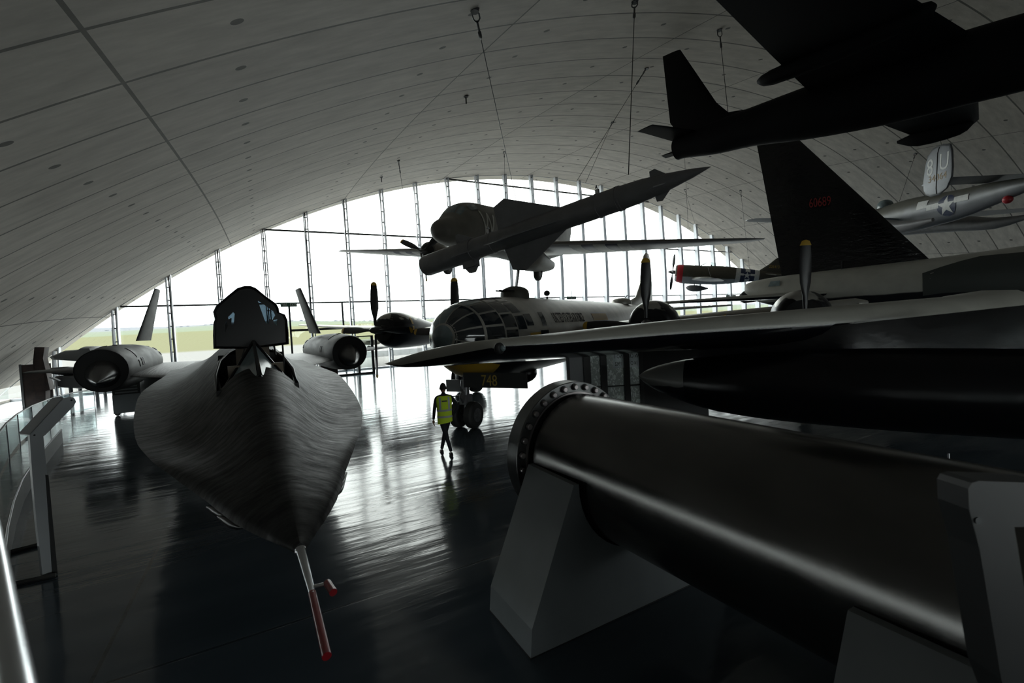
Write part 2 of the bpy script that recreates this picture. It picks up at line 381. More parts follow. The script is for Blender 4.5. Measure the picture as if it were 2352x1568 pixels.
def propeller(parent, n=4, R=2.5, hub=(0, 0, 0), a0=90, tip=0.12, chord=0.34, metal='prop', twist=32, spinner=0.22, tips=True, name='propeller'):
    """propeller facing +x; blades are children parts"""
    e = MB()
    e.rings(body([(-0.35, 0, spinner*0.9, spinner*0.9, spinner*0.9), (0, 0, spinner, spinner, spinner), (0.25, 0, spinner*.7, spinner*.7, spinner*.7), (0.45, 0, 0.03, 0.03, 0.03)], n=14))
    h = e.build(name, MT['gear'] if spinner < 0.3 else MT[metal], parent); h.location = hub
    for k in range(n):
        a = rad(a0+360/n*k)
        mb = MB(); rings = []; st = [(0.1, .30, .5), (0.25, .42, .35), (0.45, .95, .16), (0.62, 1.0, .12), (0.8, .92, .09), (0.93, .75, .07), (0.985, .5, .06), (1.0, .12, .05)]
        for q, (f, cw, th) in enumerate(st):
            r = R*f; c = chord*cw/2; tw = rad(twist+(1-f)*30)
            ring = []
            for j in range(8):
                b = 2*PI*j/8; uu = math.cos(b)*c; vv = math.sin(b)*c*th*2
                x = -uu*math.sin(tw)+vv*math.cos(tw); y = uu*math.cos(tw)+vv*math.sin(tw)
                ring.append(Vector((x, y, r)))
            rings.append(ring)
        rings = [[Matrix.Rotation(PI/2-a, 3, 'X') @ v for v in r_] for r_ in rings]
        mb.rings(rings[:7]); bl = mb.build('blade', MT[metal], h)
        if tips:
            t = MB(); g = [[(v*1.0) for v in r_] for r_ in rings[5:]]
            ctr = [sum(r_, Vector())/8 for r_ in g]
            g = [[c0+(v-c0)*1.15 for v in r_] for r_, c0 in zip(g, ctr)]
            t.rings(g); t.build('blade_tip', MT['yellow'], bl)
    return h
def wheel(parent, c, r=0.5, wd=0.3, axis='y', name='wheel', spokes=True):
    prof = [(-wd/2, r*.55), (-wd/2*.95, r*.85), (-wd/2*.6, r*.98), (0, r), (wd/2*.6, r*.98), (wd/2*.95, r*.85), (wd/2, r*.55)]
    def ring(a, rr, n=28):
        out = []
        for k in range(n):
            t = 2*PI*k/n
            out.append(Vector((rr*math.cos(t), a, rr*math.sin(t))) if axis == 'y' else Vector((a, rr*math.cos(t), rr*math.sin(t))))
        return out
    mb = MB(); mb.rings([ring(a, rr) for a, rr in prof]); o = mb.build(name, MT['rubber'], parent); o.location = c
    hb = MB(); hb.rings([ring(-wd/2*1.04, r*.50), ring(wd/2*1.04, r*.50)])
    for k in range(8):
        t = 2*PI*k/8
        for sgn in (-1, 1):
            a = sgn*wd/2*1.05
            p = lambda rr, dt: (Vector((rr*math.cos(t+dt), a, rr*math.sin(t+dt))) if axis == 'y' else Vector((a, rr*math.cos(t+dt), rr*math.sin(t+dt))))
            q = [p(r*.12, -.3), p(r*.44, -.1), p(r*.44, .1), p(r*.12, .3)]
            hb.prism(q, Vector((0, 0.012*sgn, 0)) if axis == 'y' else Vector((0.012*sgn, 0, 0)))
    hb.build('wheel_hub', MT['gear'], o)
    return o
def text_mesh(name, s, size, m, parent, xf, extrude=0.004, bevel=0, align='CENTER', cuts=0, stretch=1.0):
    """letters as real thin geometry; xf maps (u, v, depth) to 3D"""
    cu = bpy.data.curves.new(name, 'FONT'); cu.body = s; cu.size = size; cu.align_x = align; cu.extrude = extrude; cu.resolution_u = 3
    to = bpy.data.objects.new(name, cu); C.objects.link(to)
    dg = bpy.context.evaluated_depsgraph_get(); me = bpy.data.meshes.new_from_object(to.evaluated_get(dg))
    bpy.data.objects.remove(to); bpy.data.curves.remove(cu)
    if cuts > .001:
        bm = bmesh.new(); bm.from_mesh(me); bmesh.ops.triangulate(bm, faces=bm.faces)
        for _ in range(4):
            lg_ = [e_ for e_ in bm.edges if e_.calc_length() > cuts]
            if not lg_: break
            bmesh.ops.subdivide_edges(bm, edges=lg_, cuts=1); bmesh.ops.triangulate(bm, faces=bm.faces)
        bm.to_mesh(me); bm.free()
    me.name = name; me.materials.clear(); me.materials.append(m)
    for v in me.vertices: v.co = xf(v.co.x*stretch, v.co.y, v.co.z)
    o = bpy.data.objects.new(name, me); C.objects.link(o)
    if parent: o.parent = parent
    return o
def star_pts(r):
    return [(r*(1 if k % 2 == 0 else 0.39)*math.sin(PI*k/5), r*(1 if k % 2 == 0 else 0.39)*math.cos(PI*k/5)) for k in range(10)]
def decal(name, polys, m, parent, xf, d0=0.004, cell=0.12):
    """flat shapes subdivided and wrapped on a surface through xf(u, v, depth)"""
    bm = bmesh.new()
    for p in polys:
        vs = [bm.verts.new((u, v, 0)) for u, v in p]; bm.faces.new(vs)
    bmesh.ops.triangulate(bm, faces=bm.faces)
    for _ in range(3):
        long = [e for e in bm.edges if e.calc_length() > cell]
        if not long: break
        bmesh.ops.subdivide_edges(bm, edges=long, cuts=1)
        bmesh.ops.triangulate(bm, faces=bm.faces)
    bmesh.ops.solidify(bm, geom=bm.faces[:], thickness=0.004)
    me = bpy.data.meshes.new(name)
    for v in bm.verts: v.co = xf(v.co.x, v.co.y, d0+v.co.z)
    bm.to_mesh(me); bm.free(); me.materials.append(m)
    o = bpy.data.objects.new(name, me); C.objects.link(o)
    if parent: o.parent = parent
    return o
def wrapx(prof, side, x0, z0, off=0.0, flip=1):
    """(u, v) -> point on a body profile's side (side=+1 left). u runs along -x*flip, v up"""
    def f(u, v, d):
        x = x0+u*flip; zc, rw, rtp, rb = sample(prof, x)[:4]
        z = z0+v; h = (z-zc)/(rtp if z > zc else rb); h = max(-.995, min(.995, h))
        y = rw*math.sqrt(1-h*h)
        nrm = Vector((0, y/(rw*rw), (z-zc)/((rtp if z > zc else rb)**2))).normalized()
        p = Vector((x, y, z))+nrm*(d+off+0.006)
        return Vector((p.x, p.y*side, p.z))
    return f
def pose(pos, yaw, pitch=0, roll=0):
    cy, sy, cp, sp, c_, s_ = math.cos(yaw), math.sin(yaw), math.cos(pitch), math.sin(pitch), math.cos(roll), math.sin(roll)
    M = Matrix(((cy, -sy, 0), (sy, cy, 0), (0, 0, 1))) @ Matrix(((cp, 0, -sp), (0, 1, 0), (sp, 0, cp))) @ Matrix(((1, 0, 0), (0, c_, -s_), (0, s_, c_)))
    M = M.to_4x4(); M.translation = pos; return M
def copy_tree(o, parent=None):
    c = o.copy(); C.objects.link(c); c.parent = parent
    if parent: c.matrix_parent_inverse = o.matrix_parent_inverse.copy()
    for ch in list(o.children): copy_tree(ch, c)
    return c

# ================================================================ the building
XC, RR = 29.7, 63.0
def crown(Y): return 19.3-(Y-54.1)**2/560
def roofz(X, Y): return crown(Y)-RR+math.sqrt(max(0, RR*RR-(X-XC)**2))
def halfw(Y, z=0.0): 
    h = RR-crown(Y)+z; return math.sqrt(RR*RR-h*h)
# floor
Y0 = -22.0
mb = MB(); mb.box((-17, Y0, -0.3), (76.5, YF, 0)); structure(mb.build('floor', MT['floor'], smooth=False))
# vault
mb = MB(); rings = []
NY, NX = 60, 120
for j in range(NY+1):
    Y = Y0+(YF+1.6-Y0)*j/NY; hwz = halfw(Y, 0.9); ring = []
    for i in range(NX+1):
        a = math.asin(hwz/RR); t = -a+2*a*i/NX
        ring.append(Vector((XC+RR*math.sin(t), Y, crown(Y)-RR+RR*math.cos(t))))
    for i in range(NX, -1, -1):
        a = math.asin(hwz/RR); t = -a+2*a*i/NX
        ring.append(Vector((XC+(RR+.45)*math.sin(t), Y, crown(Y)-RR+(RR+.45)*math.cos(t))))
    rings.append(ring)
mb.rings(rings, True, True); structure(mb.build('ceiling', MT['concrete'], angle=30))
# back wall behind the camera
WX0, WX1, WZ0, WZ1 = -12.0, 32.0, .3, 5.3
mb = MB(); mb.box((-20, Y0-.4, -.3), (WX0, Y0, crown(Y0)+.8)); mb.box((WX1, Y0-.4, -.3), (80, Y0, crown(Y0)+.8)); mb.box((WX0, Y0-.4, -.3), (WX1, Y0, WZ0)); mb.box((WX0, Y0-.4, WZ1), (WX1, Y0, crown(Y0)+.8)); structure(mb.build('wall_back', MT['sign_grey'], smooth=False))
w2 = empty('fill_window_2', None, (WX0, Y0-.2, 0)); structure(w2, 'added glazing behind the camera that lets in fill light')  # unseen glazing, added and sized to let in fill light
for i in range(22):
    mb = MB(); mb.box((2*i+.04, -.006, WZ0), (2*i+1.96, .006, WZ1)); mb.build('glass_pane', MT['glass'], w2, smooth=False)
    mb = MB(); mb.box((2*i-.04, -.05, WZ0), (2*i+.04, .05, WZ1)); mb.build('window_post', MT['dark_steel'], w2, smooth=False)
mb = MB(); mb.box((-260, -160, -.5), (260, YF-.1, -.31)); structure(mb.build('ground_rear', MT['sign_grey'], smooth=False), 'paving outside the building')
# side skirts between floor and the springing of the vault
for sg, nm, wn in ((-1, 'wall_left', 'window_3'), (1, 'wall_right', 'window_4')):
    ys = [Y0+(YF-Y0)*i/24 for i in range(25)]; xw = [XC+sg*halfw(y, .9) for y in ys]
    mb = MB(); mb.rings([[Vector((x+sg*.0, y, -.1)), Vector((x+sg*.25, y, -.1)), Vector((x+sg*.25, y, .12)), Vector((x, y, .12))] for x, y in zip(xw, ys)]); structure(mb.build(nm, MT['concrete'], smooth=False))
    we = empty(wn); structure(we, 'low glazed strip along the foot of the vault')
    for i in range(24):
        mb = MB(); mb.prism([(xw[i]+sg*.1, ys[i]+.03, .12), (xw[i+1]+sg*.1, ys[i+1]-.03, .12), (xw[i+1]+sg*.1, ys[i+1]-.03, .95), (xw[i]+sg*.1, ys[i]+.03, .95)], (.01, 0, 0)); mb.build('glass_pane', MT['glass'], we, smooth=False)
        mb = MB(); mb.box((xw[i]+sg*.1-.04, ys[i]-.03, .1), (xw[i]+sg*.1+.04, ys[i]+.03, .95)); mb.build('window_post', MT['dark_steel'], we, smooth=False)
# glazed end wall
gl = empty('window_1'); structure(gl, 'tall arched glazed end wall with steel fins')
gs = 0.0762327*YF; gx0 = -0.2148479*YF
ks = list(range(-2, 27))
zt1, zt2, zt3 = CAMZ+0.0686588*YF, CAMZ+0.2111794*YF, CAMZ+0.3484509*YF
for k in range(-2, 26):
    xa, xb = gx0+gs*k+.03, gx0+gs*(k+1)-.03
    lo = 0
    n = 6; top = [(xa+(xb-xa)*i/n) for i in range(n+1)]
    tz = [(x, roofz(x, YF)+.1) for x in top]
    if max(z for _, z in tz) < 0.4: continue
    tz = [(x, max(z, 0.02)) for x, z in tz]
    poly = [Vector((xa, YF, 0)), Vector((xb, YF, 0))] + [Vector((x, YF, z)) for x, z in tz[::-1]]
    mb = MB(); mb.prism(poly, (0, .012, 0)); mb.build('glass_pane', MT['glass'], gl, smooth=False)
for k in ks:
    x = gx0+gs*k; zt = roofz(x, YF)+.05
    if zt < 0.4: continue
    f = MB()
    for dx in (-.16, .11):
        zz = roofz(x+dx, YF-.3)+.1
        # fin is deeper in the middle of its height
        pr = []; nn = 8
        for i in range(nn+1):
            t = i/nn; pr.append(Vector((x+dx, YF-.12-.55*(0.55+0.45*math.sin(PI*min(1, max(0, t)))), zz*t)))
        poly = pr+[Vector((x+dx, YF-.06, zz)), Vector((x+dx, YF-.06, 0))]
        f.prism(poly, (.07, 0, 0))
    f.build('mullion_fin', MT['steel'], gl, smooth=False)
    s = MB(); q = 0.6
    while q < zt-.3:
        s.box((x-.13, YF-.26, q), (x+.13, YF-.16, q+.07)); q += 0.95
    s.box((x-.04, YF-.05, 0), (x+.04, YF+.02, zt))
    s.build('mullion_stud', MT['dark_steel'], gl, smooth=False)
for z, th in ((zt1, .06), (zt2, .06), (zt3, .06)):
    h = math.sqrt(RR*RR-(RR-crown(YF)+z)**2)-.1
    mb = MB(); mb.box((XC-h, YF-.12, z-th), (XC+h, YF+.05, z+th)); mb.build('transom', MT['dark_steel'], gl, smooth=False)
# arched steel channel on the glass head
mb = MB(); rings = []
for i in range(81):
    a = math.asin(halfw(YF)/RR)*.995; t = -a+2*a*i/80
    def pt(dr, y): return Vector((XC+(RR-dr)*math.sin(t), y, crown(YF)-RR+(RR-dr)*math.cos(t)))
    rings.append([pt(.0, YF-.02), pt(.03, YF-.02), pt(.03, YF+.04), pt(.0, YF+.04)])
mb.rings(rings); structure(mb.build('trim_1', MT['steel'], smooth=False))
# sill kerb
mb = MB(); mb.box((-15.8, YF-.15, 0), (75, YF+.15, .12)); structure(mb.build('baseboard_front', MT['steel'], smooth=False))
# fire door frame below the left sign
# positions solved from the photograph
p_ = at(664, 700, y=YF-.5)
mb = MB(); xd = p_.x
for dx in (0, 4.1):
    mb.box((xd-.07+dx, YF-.35, 0), (xd+.07+dx, YF-.2, zt1))
zq = at(690, 758, y=YF).z
mb.box((xd, YF-.35, zq-.09), (xd+4.1, YF-.2, zq+.09))
structure(mb.build('door_1', MT['dark_steel'], smooth=False))
def exit_sign(px0, px1, py, y, label):
    a = at(px0, py, y=y); b = at(px1, py, y=y); L = abs(b.x-a.x); cx = (a.x+b.x)/2; z = a.z
    e = tag(empty('exit_sign', loc=(cx, y, z)), label, 'sign')
    mb = MB(); mb.box((-L/2, -.03, -.17), (L/2, .03, .17)); mb.build('sign_board', MT['green_sign'], e, smooth=False)
    for w_, uo in (('FIRE', -.27), ('EXIT', .27)):
        text_mesh('lettering', w_, .34, MT['white'], e, lambda u, v, d: Vector(((uo+u*.46/.8)*L, -.036+d, v-.12)), .003)
    return e
exit_sign(644, 682, 700, YF-.4, 'green FIRE EXIT sign on the door post right of the raised dark canopy')
exit_sign(1302, 1323, 684, YF-.4, 'green FIRE EXIT sign seen beyond the silver bomber fuselage')
exit_sign(1668, 1690, 680, YF-.4, 'green FIRE EXIT sign low on the glass wall under the red-nosed fighter')

# ---------------------------------------------------------------- outdoors
def ground_mat():
    m = mat('airfield_ground', (0.3, 0.3, 0.2), 0.95)
    n, l, b = nodes(m)
    g = n.new('ShaderNodeNewGeometry'); s = n.new('ShaderNodeSeparateXYZ'); l.new(g.outputs['Position'], s.inputs[0])
    nz = n.new('ShaderNodeTexNoise'); nz.inputs['Scale'].default_value = 0.012; nz.inputs['Detail'].default_value = 5
    mp = n.new('ShaderNodeMapping'); mp.inputs['Scale'].default_value = (0.4, 1, 1); l.new(g.outputs['Position'], mp.inputs[0]); l.new(mp.outputs[0], nz.inputs[0])
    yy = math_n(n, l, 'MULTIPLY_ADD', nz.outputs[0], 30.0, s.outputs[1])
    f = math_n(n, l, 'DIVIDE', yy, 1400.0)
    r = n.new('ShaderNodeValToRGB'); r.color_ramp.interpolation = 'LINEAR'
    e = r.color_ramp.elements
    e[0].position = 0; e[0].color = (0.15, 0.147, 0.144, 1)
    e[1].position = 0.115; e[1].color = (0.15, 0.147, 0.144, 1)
    for p, c in ((0.12, (0.110, 0.108, 0.068, 1)), (0.30, (0.110, 0.110, 0.068, 1)), (0.32, (0.115, 0.130, 0.098, 1)), (0.60, (0.118, 0.130, 0.108, 1)), (0.63, (0.13, 0.137, 0.145, 1)), (0.8, (0.13, 0.135, 0.15, 1)), (1.0, (0.135, 0.14, 0.155, 1))):  # far stops turn blue-grey, distance haze painted into the hill colour
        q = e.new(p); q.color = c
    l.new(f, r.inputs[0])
    l.new(r.outputs[0], b.inputs['Base Color']); b.inputs['Specular IOR Level'].default_value = 0; return m
mb = MB(); rings = []
prof = [(YF, -.02), (60, -.02), (110, 0.0), (150, 1.0), (260, 3.1+2.5), (430, 3.1+8.6), (520, 3.1+12.5), (700, 3.1+17), (860, 3.1+24), (1000, 3.1+30), (1200, 3.1+37), (1400, 3.1+36)]
xs = [-1500+60*i for i in range(75)]
for Y, z in prof:
    rings.append([Vector((x, Y, z+(0 if Y < 200 else (Y-200)/1000*(4.5*math.sin(x*.006+Y*.002)+3*math.sin(x*.017+1.3))))) for x in xs])
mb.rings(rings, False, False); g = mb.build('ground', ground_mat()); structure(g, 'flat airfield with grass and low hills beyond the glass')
# distant hedge line
mb = MB()
for i in range(700):
    x = -900+i*4+random.uniform(-4, 4); Y = 905+random.uniform(-12, 12)
    z = 3.1+25.5+(Y-200)/1000*(4.5*math.sin(x*.006+Y*.002)+3*math.sin(x*.017+1.3))
    s = random.uniform(1.2, 3.2)
    mb.add([(x+s*1.6*math.cos(k*PI/3)*(1-.5*h), Y+s*math.sin(k*PI/3), z-2+h*s*1.2) for h in (0, 1) for k in range(6)], [[k, (k+1) % 6, 6+(k+1) % 6, 6+k] for k in range(6)]+[[6, 7, 8, 9, 10, 11]])
MT['haze_hedge'] = mat('hazy_blue_hedge', (0.10, 0.108, 0.125), 0.95)  # distance haze mixed into the hedge colour
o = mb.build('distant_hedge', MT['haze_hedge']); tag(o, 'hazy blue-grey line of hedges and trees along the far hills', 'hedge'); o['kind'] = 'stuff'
# low boundary wall beyond the apron
o = MB().box((-60, 62, 0), (40, 62.4, .75)).build('boundary_wall', MT['cover'], smooth=False); tag(o, 'low pale boundary barrier across the apron outside the glass', 'barrier')
# little parked aeroplane outside
e = tag(empty('parked_light_aircraft', loc=(at(842, 764, y=95).x, 95, 0)), 'tiny dark light aircraft parked out on the apron behind the left engine', 'aircraft')
fb = MB(); fb.rings(body(smooth_prof([(-3.5, 1.7, .1, .15, .1), (-1, 1.5, .45, .5, .5), (1.5, 1.4, .6, .6, .6), (2.6, 1.4, .4, .4, .4)]), n=12)); fb.build('fuselage', MT['olive'], e)
wing([((1.2, 5.5, 1.9), (.2, 5.5, 1.9), .1), ((1.4, 0, 1.6), (-.4, 0, 1.6), .2), ((1.2, -5.5, 1.9), (.2, -5.5, 1.9), .1)]).build('wing', MT['olive'], e)
for y in (-1.2, 1.2): wheel(e, (.5, y, .35), .35, .15)

# ================================================================ spy plane with the open canopy (on the floor, left)
SRM = Matrix.Rotation(0.052, 4, 'Z'); SRM.translation = Vector((0.129, 3.227, 0))
sr = tag(empty('reconnaissance_jet', SRM), 'huge dark grey jet with needle nose, wide chined body and raised black canopy', 'aircraft')
CH = [(0, .036), (.2, .13), (.6, .32), (1.05, .47), (1.4, .58), (2.3, .88), (2.9, 1.08), (4.0, 1.36), (5.5, 1.60), (7, 1.78), (8.5, 1.92), (11, 2.02), (14, 2.08), (17, 2.2), (20, 2.4), (24, 2.2), (28, 1.4)]
CH = smooth_prof(CH, 4)
TOPZ = [(0, .036), (.5, .16), (1, .24), (2, .42), (3, .60), (3.7, .72), (4.4, .84), (6.2, .98), (8, 1.0), (14, .85), (22, .7), (28, .35)]
BOTZ = [(0, .036), (.5, .13), (1, .18), (2, .28), (4, .45), (6, .6), (10, .75), (20, .8), (28, .4)]
def lin(T, s):
    if s <= T[0][0]: return T[0][1]
    for a, b in zip(T, T[1:]):
        if s <= b[0]:
            t = (s-a[0])/(b[0]-a[0]); t = t*t*(3-2*t)*.35+t*.65; return a[1]+(b[1]-a[1])*t
    return T[-1][1]
def chz(s): return min(1.73+.045*s, 2.14)
NU = 48
def sr_sec(s, bump=True):
    w_ = lin(CH, s); tz = lin(TOPZ, s); bz = lin(BOTZ, s); zc = chz(s); ring = []
    k = min(1, s/3.0)
    wb = w_
    core = 0.42+0.10*min(1, s/5)
    for i in range(NU+1):
        u = -1+2*i/NU; u = math.copysign(abs(u)**1.15, u)
        bell = math.exp(-(abs(u)/core)**2.5*1.1); edge = math.exp(-(1/core)**2.5*1.1)
        bell = (bell-edge)/(1-edge)
        rnd = math.sqrt(max(0, 1-u*u))
        ring.append(Vector((u*wb, s, zc+tz*(bell*k+rnd*(1-k))+.012*(1-abs(u)))))
    low = []
    for i in range(NU-1, 0, -1):
        u = -1+2*i/NU; u = math.copysign(abs(u)**1.05, u)
        rnd = (1-abs(u)**1.8)
        low.append(Vector((u*wb, s, zc-bz*rnd)))
    return ring+low
st = [0, .1, .2, .35, .5, .7, .9, 1.1, 1.3, 1.5, 1.75, 2, 2.3, 2.6, 2.9, 3.2, 3.5, 3.7, 3.9, 4.1, 4.3, 4.5, 4.7, 4.9, 5.1, 5.3, 5.5, 5.7, 5.9, 6.1, 6.3, 6.55, 6.8, 7.05, 7.3, 7.6, 8, 8.4, 8.8, 9.2, 9.6, 10, 10.5, 11, 11.5, 12, 12.5, 13, 13.5, 14, 14.5, 15, 16, 17, 18, 20, 22, 24, 26, 28]
def op(s, x):   # open cockpit outline
    if s < 4.15 or s > 6.05: return False
    return abs(x) < .50-.04*abs(s-5.0)
rings = [sr_sec(s) for s in st]
def skp(i, k):
    if k >= NU: return False
    v = sum((rings[i][k], rings[i][k+1], rings[i+1][k], rings[i+1][k+1]), Vector())/4
    return op(v.y, v.x)
mb = MB(); mb.rings(rings, True, True, skp)
mb.build('fuselage', MT['blackbird'], sr, angle=50)
# sensor cheeks on the chine edge
for sx_ in (-1, 1):
    for s in (1.18, 1.0) if sx_ > 0 else (.78, 1.05):
        c0 = Vector((sx_*lin(CH, s)*.93, s, chz(s)-.035))
        mb = MB(); rr_ = []
        for q, r_ in ((-.12, .008), (-.07, .028), (0, .040), (.10, .034), (.26, .012)):
            rr_.append([c0+Vector((q*.42*sx_+r_*math.cos(2*PI*k/10), q, r_*math.sin(2*PI*k/10))) for k in range(10)])
        mb.rings(rr_); mb.build('sensor_blister', MT['black_gloss'], sr)
# pitot boom pointing at us
pz = chz(0)
M_ = MB(); M_.tube([(0, .10, pz), (0, -.02, pz), (0, -.025, pz), (-.003, -.52, pz-.04)], [.04, .034, .028, .018], 16); M_.build('pitot_boom', MT['bright_steel'], sr)
b0 = Vector((-.003, -.50, pz-.04)); b1 = Vector((-.012, -.98, pz-.105))
M_ = MB(); M_.tube([b0, b1], [.0205, .0215], 16); M_.build('red_boom_cover', MT['red_tube'], sr)['label'] = 'red protective tube over the boom'
M_ = MB(); q0 = b0+Vector((.0, .06, 0)); q1 = q0+Vector((.085, -.055, .02)); M_.tube([q0, q1], .013, 10); M_.build('boom_branch', MT['bright_steel'], sr)
M_ = MB(); M_.tube([q1+Vector((-.003, .012, 0)), q1+Vector((.01, -.10, -.006))], .021, 12); M_.build('red_stub_cover', MT['red_tube'], sr)['label'] = 'short red cover on the branch probe'
# windscreen: two triangular panes with a splitter frame
zb = chz(3.7)+lin(TOPZ, 3.7)+.02; zc_ = chz(4.9)
apex = Vector((0, 4.75, 3.08)); base = Vector((0, 3.62, zb-.02))
for sx_ in (-1, 1):
    side = Vector((.42*sx_, 4.35, chz(4.3)+.50))
    mb = MB(); inn = Vector((0, .03, -.02))
    mb.prism([base+Vector((sx_*.03, .05, .02)), side, apex+Vector((sx_*.02, 0, -.04))], inn); mb.build('windscreen_pane', MT['pane_light'], sr, smooth=False)
    mb = MB(); mb.tube([base, side], .022, 8); mb.tube([side, apex], .026, 8); mb.build('windscreen_frame', MT['black_gloss'], sr)
mb = MB(); mb.prism([base+Vector((-.018, -.05, -.06)), apex+Vector((-.018, -.03, 0)), apex+Vector((-.018, .06, -.02)), base+Vector((-.018, .12, -.06))], (.036, 0, 0)); mb.build('splitter_frame', MT['nacelle_skin'], sr, smooth=False)
# cockpit tub, sills, seats
mb = MB(); zt_ = 2.72
V = [(-.52, 3.9, 1.9), (.52, 3.9, 1.9), (.52, 6.3, 1.9), (-.52, 6.3, 1.9), (-.5, 4.0, 2.45), (.5, 4.0, 2.45), (.5, 6.2, 2.86), (-.5, 6.2, 2.86)]
mb.add(V, [[0, 1, 2, 3], [0, 4, 5, 1], [1, 5, 6, 2], [2, 6, 7, 3], [3, 7, 4, 0]]); mb.build('cockpit_tub', MT['black'], sr, smooth=False)
for sx_ in (-1, 1):
    mb = MB(); mb.tube([(sx_*.50, 4.15, chz(4)+.45), (sx_*.52, 4.8, chz(4.8)+.66), (sx_*.47, 5.6, chz(5.6)+.80), (sx_*.34, 6.1, chz(6)+.90)], .02, 12); mb.build('canopy_sill', MT['gear'], sr)
mb = MB(); mb.box((-.24, 5.35, 2.2), (.24, 5.5, 3.05)); mb.box((-.22, 4.95, 2.2), (.22, 5.4, 2.42)); mb.box((-.16, 5.3, 3.0), (.16, 5.45, 3.18)); mb.build('ejection_seat', MT['seat'], sr, smooth=False)
for x_ in (-.36, .14):
    mb = MB(); mb.box((x_, 4.5, 2.3), (x_+.22, 4.62, 2.74)); mb.build('instrument_panel', MT['seat'], sr, smooth=False)
# raised canopy hood
outl = [(490, 801), (489, 770), (490, 741), (493, 733), (489, 716), (495, 703), (505, 694), (525, 677), (545, 661), (562, 656), (575, 656), (588, 661), (610, 679), (635, 697), (641, 708), (642, 717), (655, 722), (661, 735), (663, 762), (664, 790), (660, 791), (610, 797), (550, 801)]
yp = 8.35
oc = SRM.inverted()
P0 = [oc @ at(px, py, y=yp) for px, py in outl]
cen = sum(P0, Vector())/len(P0)
def ringo(k, dy, dz=0): return [Vector((cen.x+(p.x-cen.x)*k, p.y+dy, cen.z+(p.z-cen.z)*k+dz)) for p in P0]
mb = MB(); mb.rings([ringo(.93, .30, 0), ringo(.955, .02), ringo(.985, -.02), ringo(1, .01), ringo(1.0, .12), ringo(.97, .30), ringo(.86, .48), ringo(.6, .60), ringo(.2, .66)], True, False)
rg = ringo(.93, .12); mb.add(rg, [list(range(len(rg)))]); rg = ringo(.2, .66); mb.add(rg, [list(range(len(rg)))])
hood = mb.build('raised_canopy', MT['black_gloss'], sr, angle=30)
HW = []
hood['label'] = 'tall black canopy hood swung open'
ypn = yp+.05
wins = ([(592, 690), (603, 697), (628, 715), (632, 724), (626, 734), (618, 732), (618, 744), (610, 741)], [(524, 728), (535, 717), (539, 720), (537, 744), (532, 745), (532, 730), (525, 733)], [(628, 735), (637, 733), (635, 742), (638, 749), (628, 741)], [(515, 745), (521, 736), (523, 748), (517, 764)])
for poly in wins:
    q = [oc @ at(px, py, y=ypn-.3) for px, py in poly]; q2 = [oc @ at(px, py, y=ypn+1.2) for px, py in poly]
    mb = MB(); mb.rings([q, q2]); cut = mb.build('cutter', MT['black_gloss'], sr, smooth=False)
    md = hood.modifiers.new('cut', 'BOOLEAN'); md.operation = 'DIFFERENCE'; md.object = cut; md.solver = 'EXACT'
    cut.hide_render = True
    HW.append(cut)
bpy.context.view_layer.update()
me_ = bpy.data.meshes.new_from_object(hood.evaluated_get(bpy.context.evaluated_depsgraph_get())); hood.modifiers.clear(); hood.data = me_
for c_ in HW: bpy.data.objects.remove(c_)
for i_, poly in enumerate(wins):
    q = [oc @ at(px, py, y=yp+.16) for px, py in poly]
    mb = MB(); mb.prism(q, (0, .008, 0)); mb.build('canopy_window', MT['tinted'] if i_ < 3 else MT['tinted2'], hood, smooth=False)
mb = MB()
for a, b in (((649, 792), (654, 862)), ((630, 795), (633, 815))):
    mb = MB(); mb.tube([oc @ at(*a, y=8.4), oc @ at(*b, y=8.25)], .014, 6); mb.build('canopy_strut', MT['black'], sr)
mb = MB(); mb.tube([(-.1, 5.2, 3.0), (-.16, 5.15, 2.85), (-.02, 5.0, 2.80), (.05, 5.1, 3.0)], .012, 6)
mb.build('cockpit_hose', MT['black'], sr)
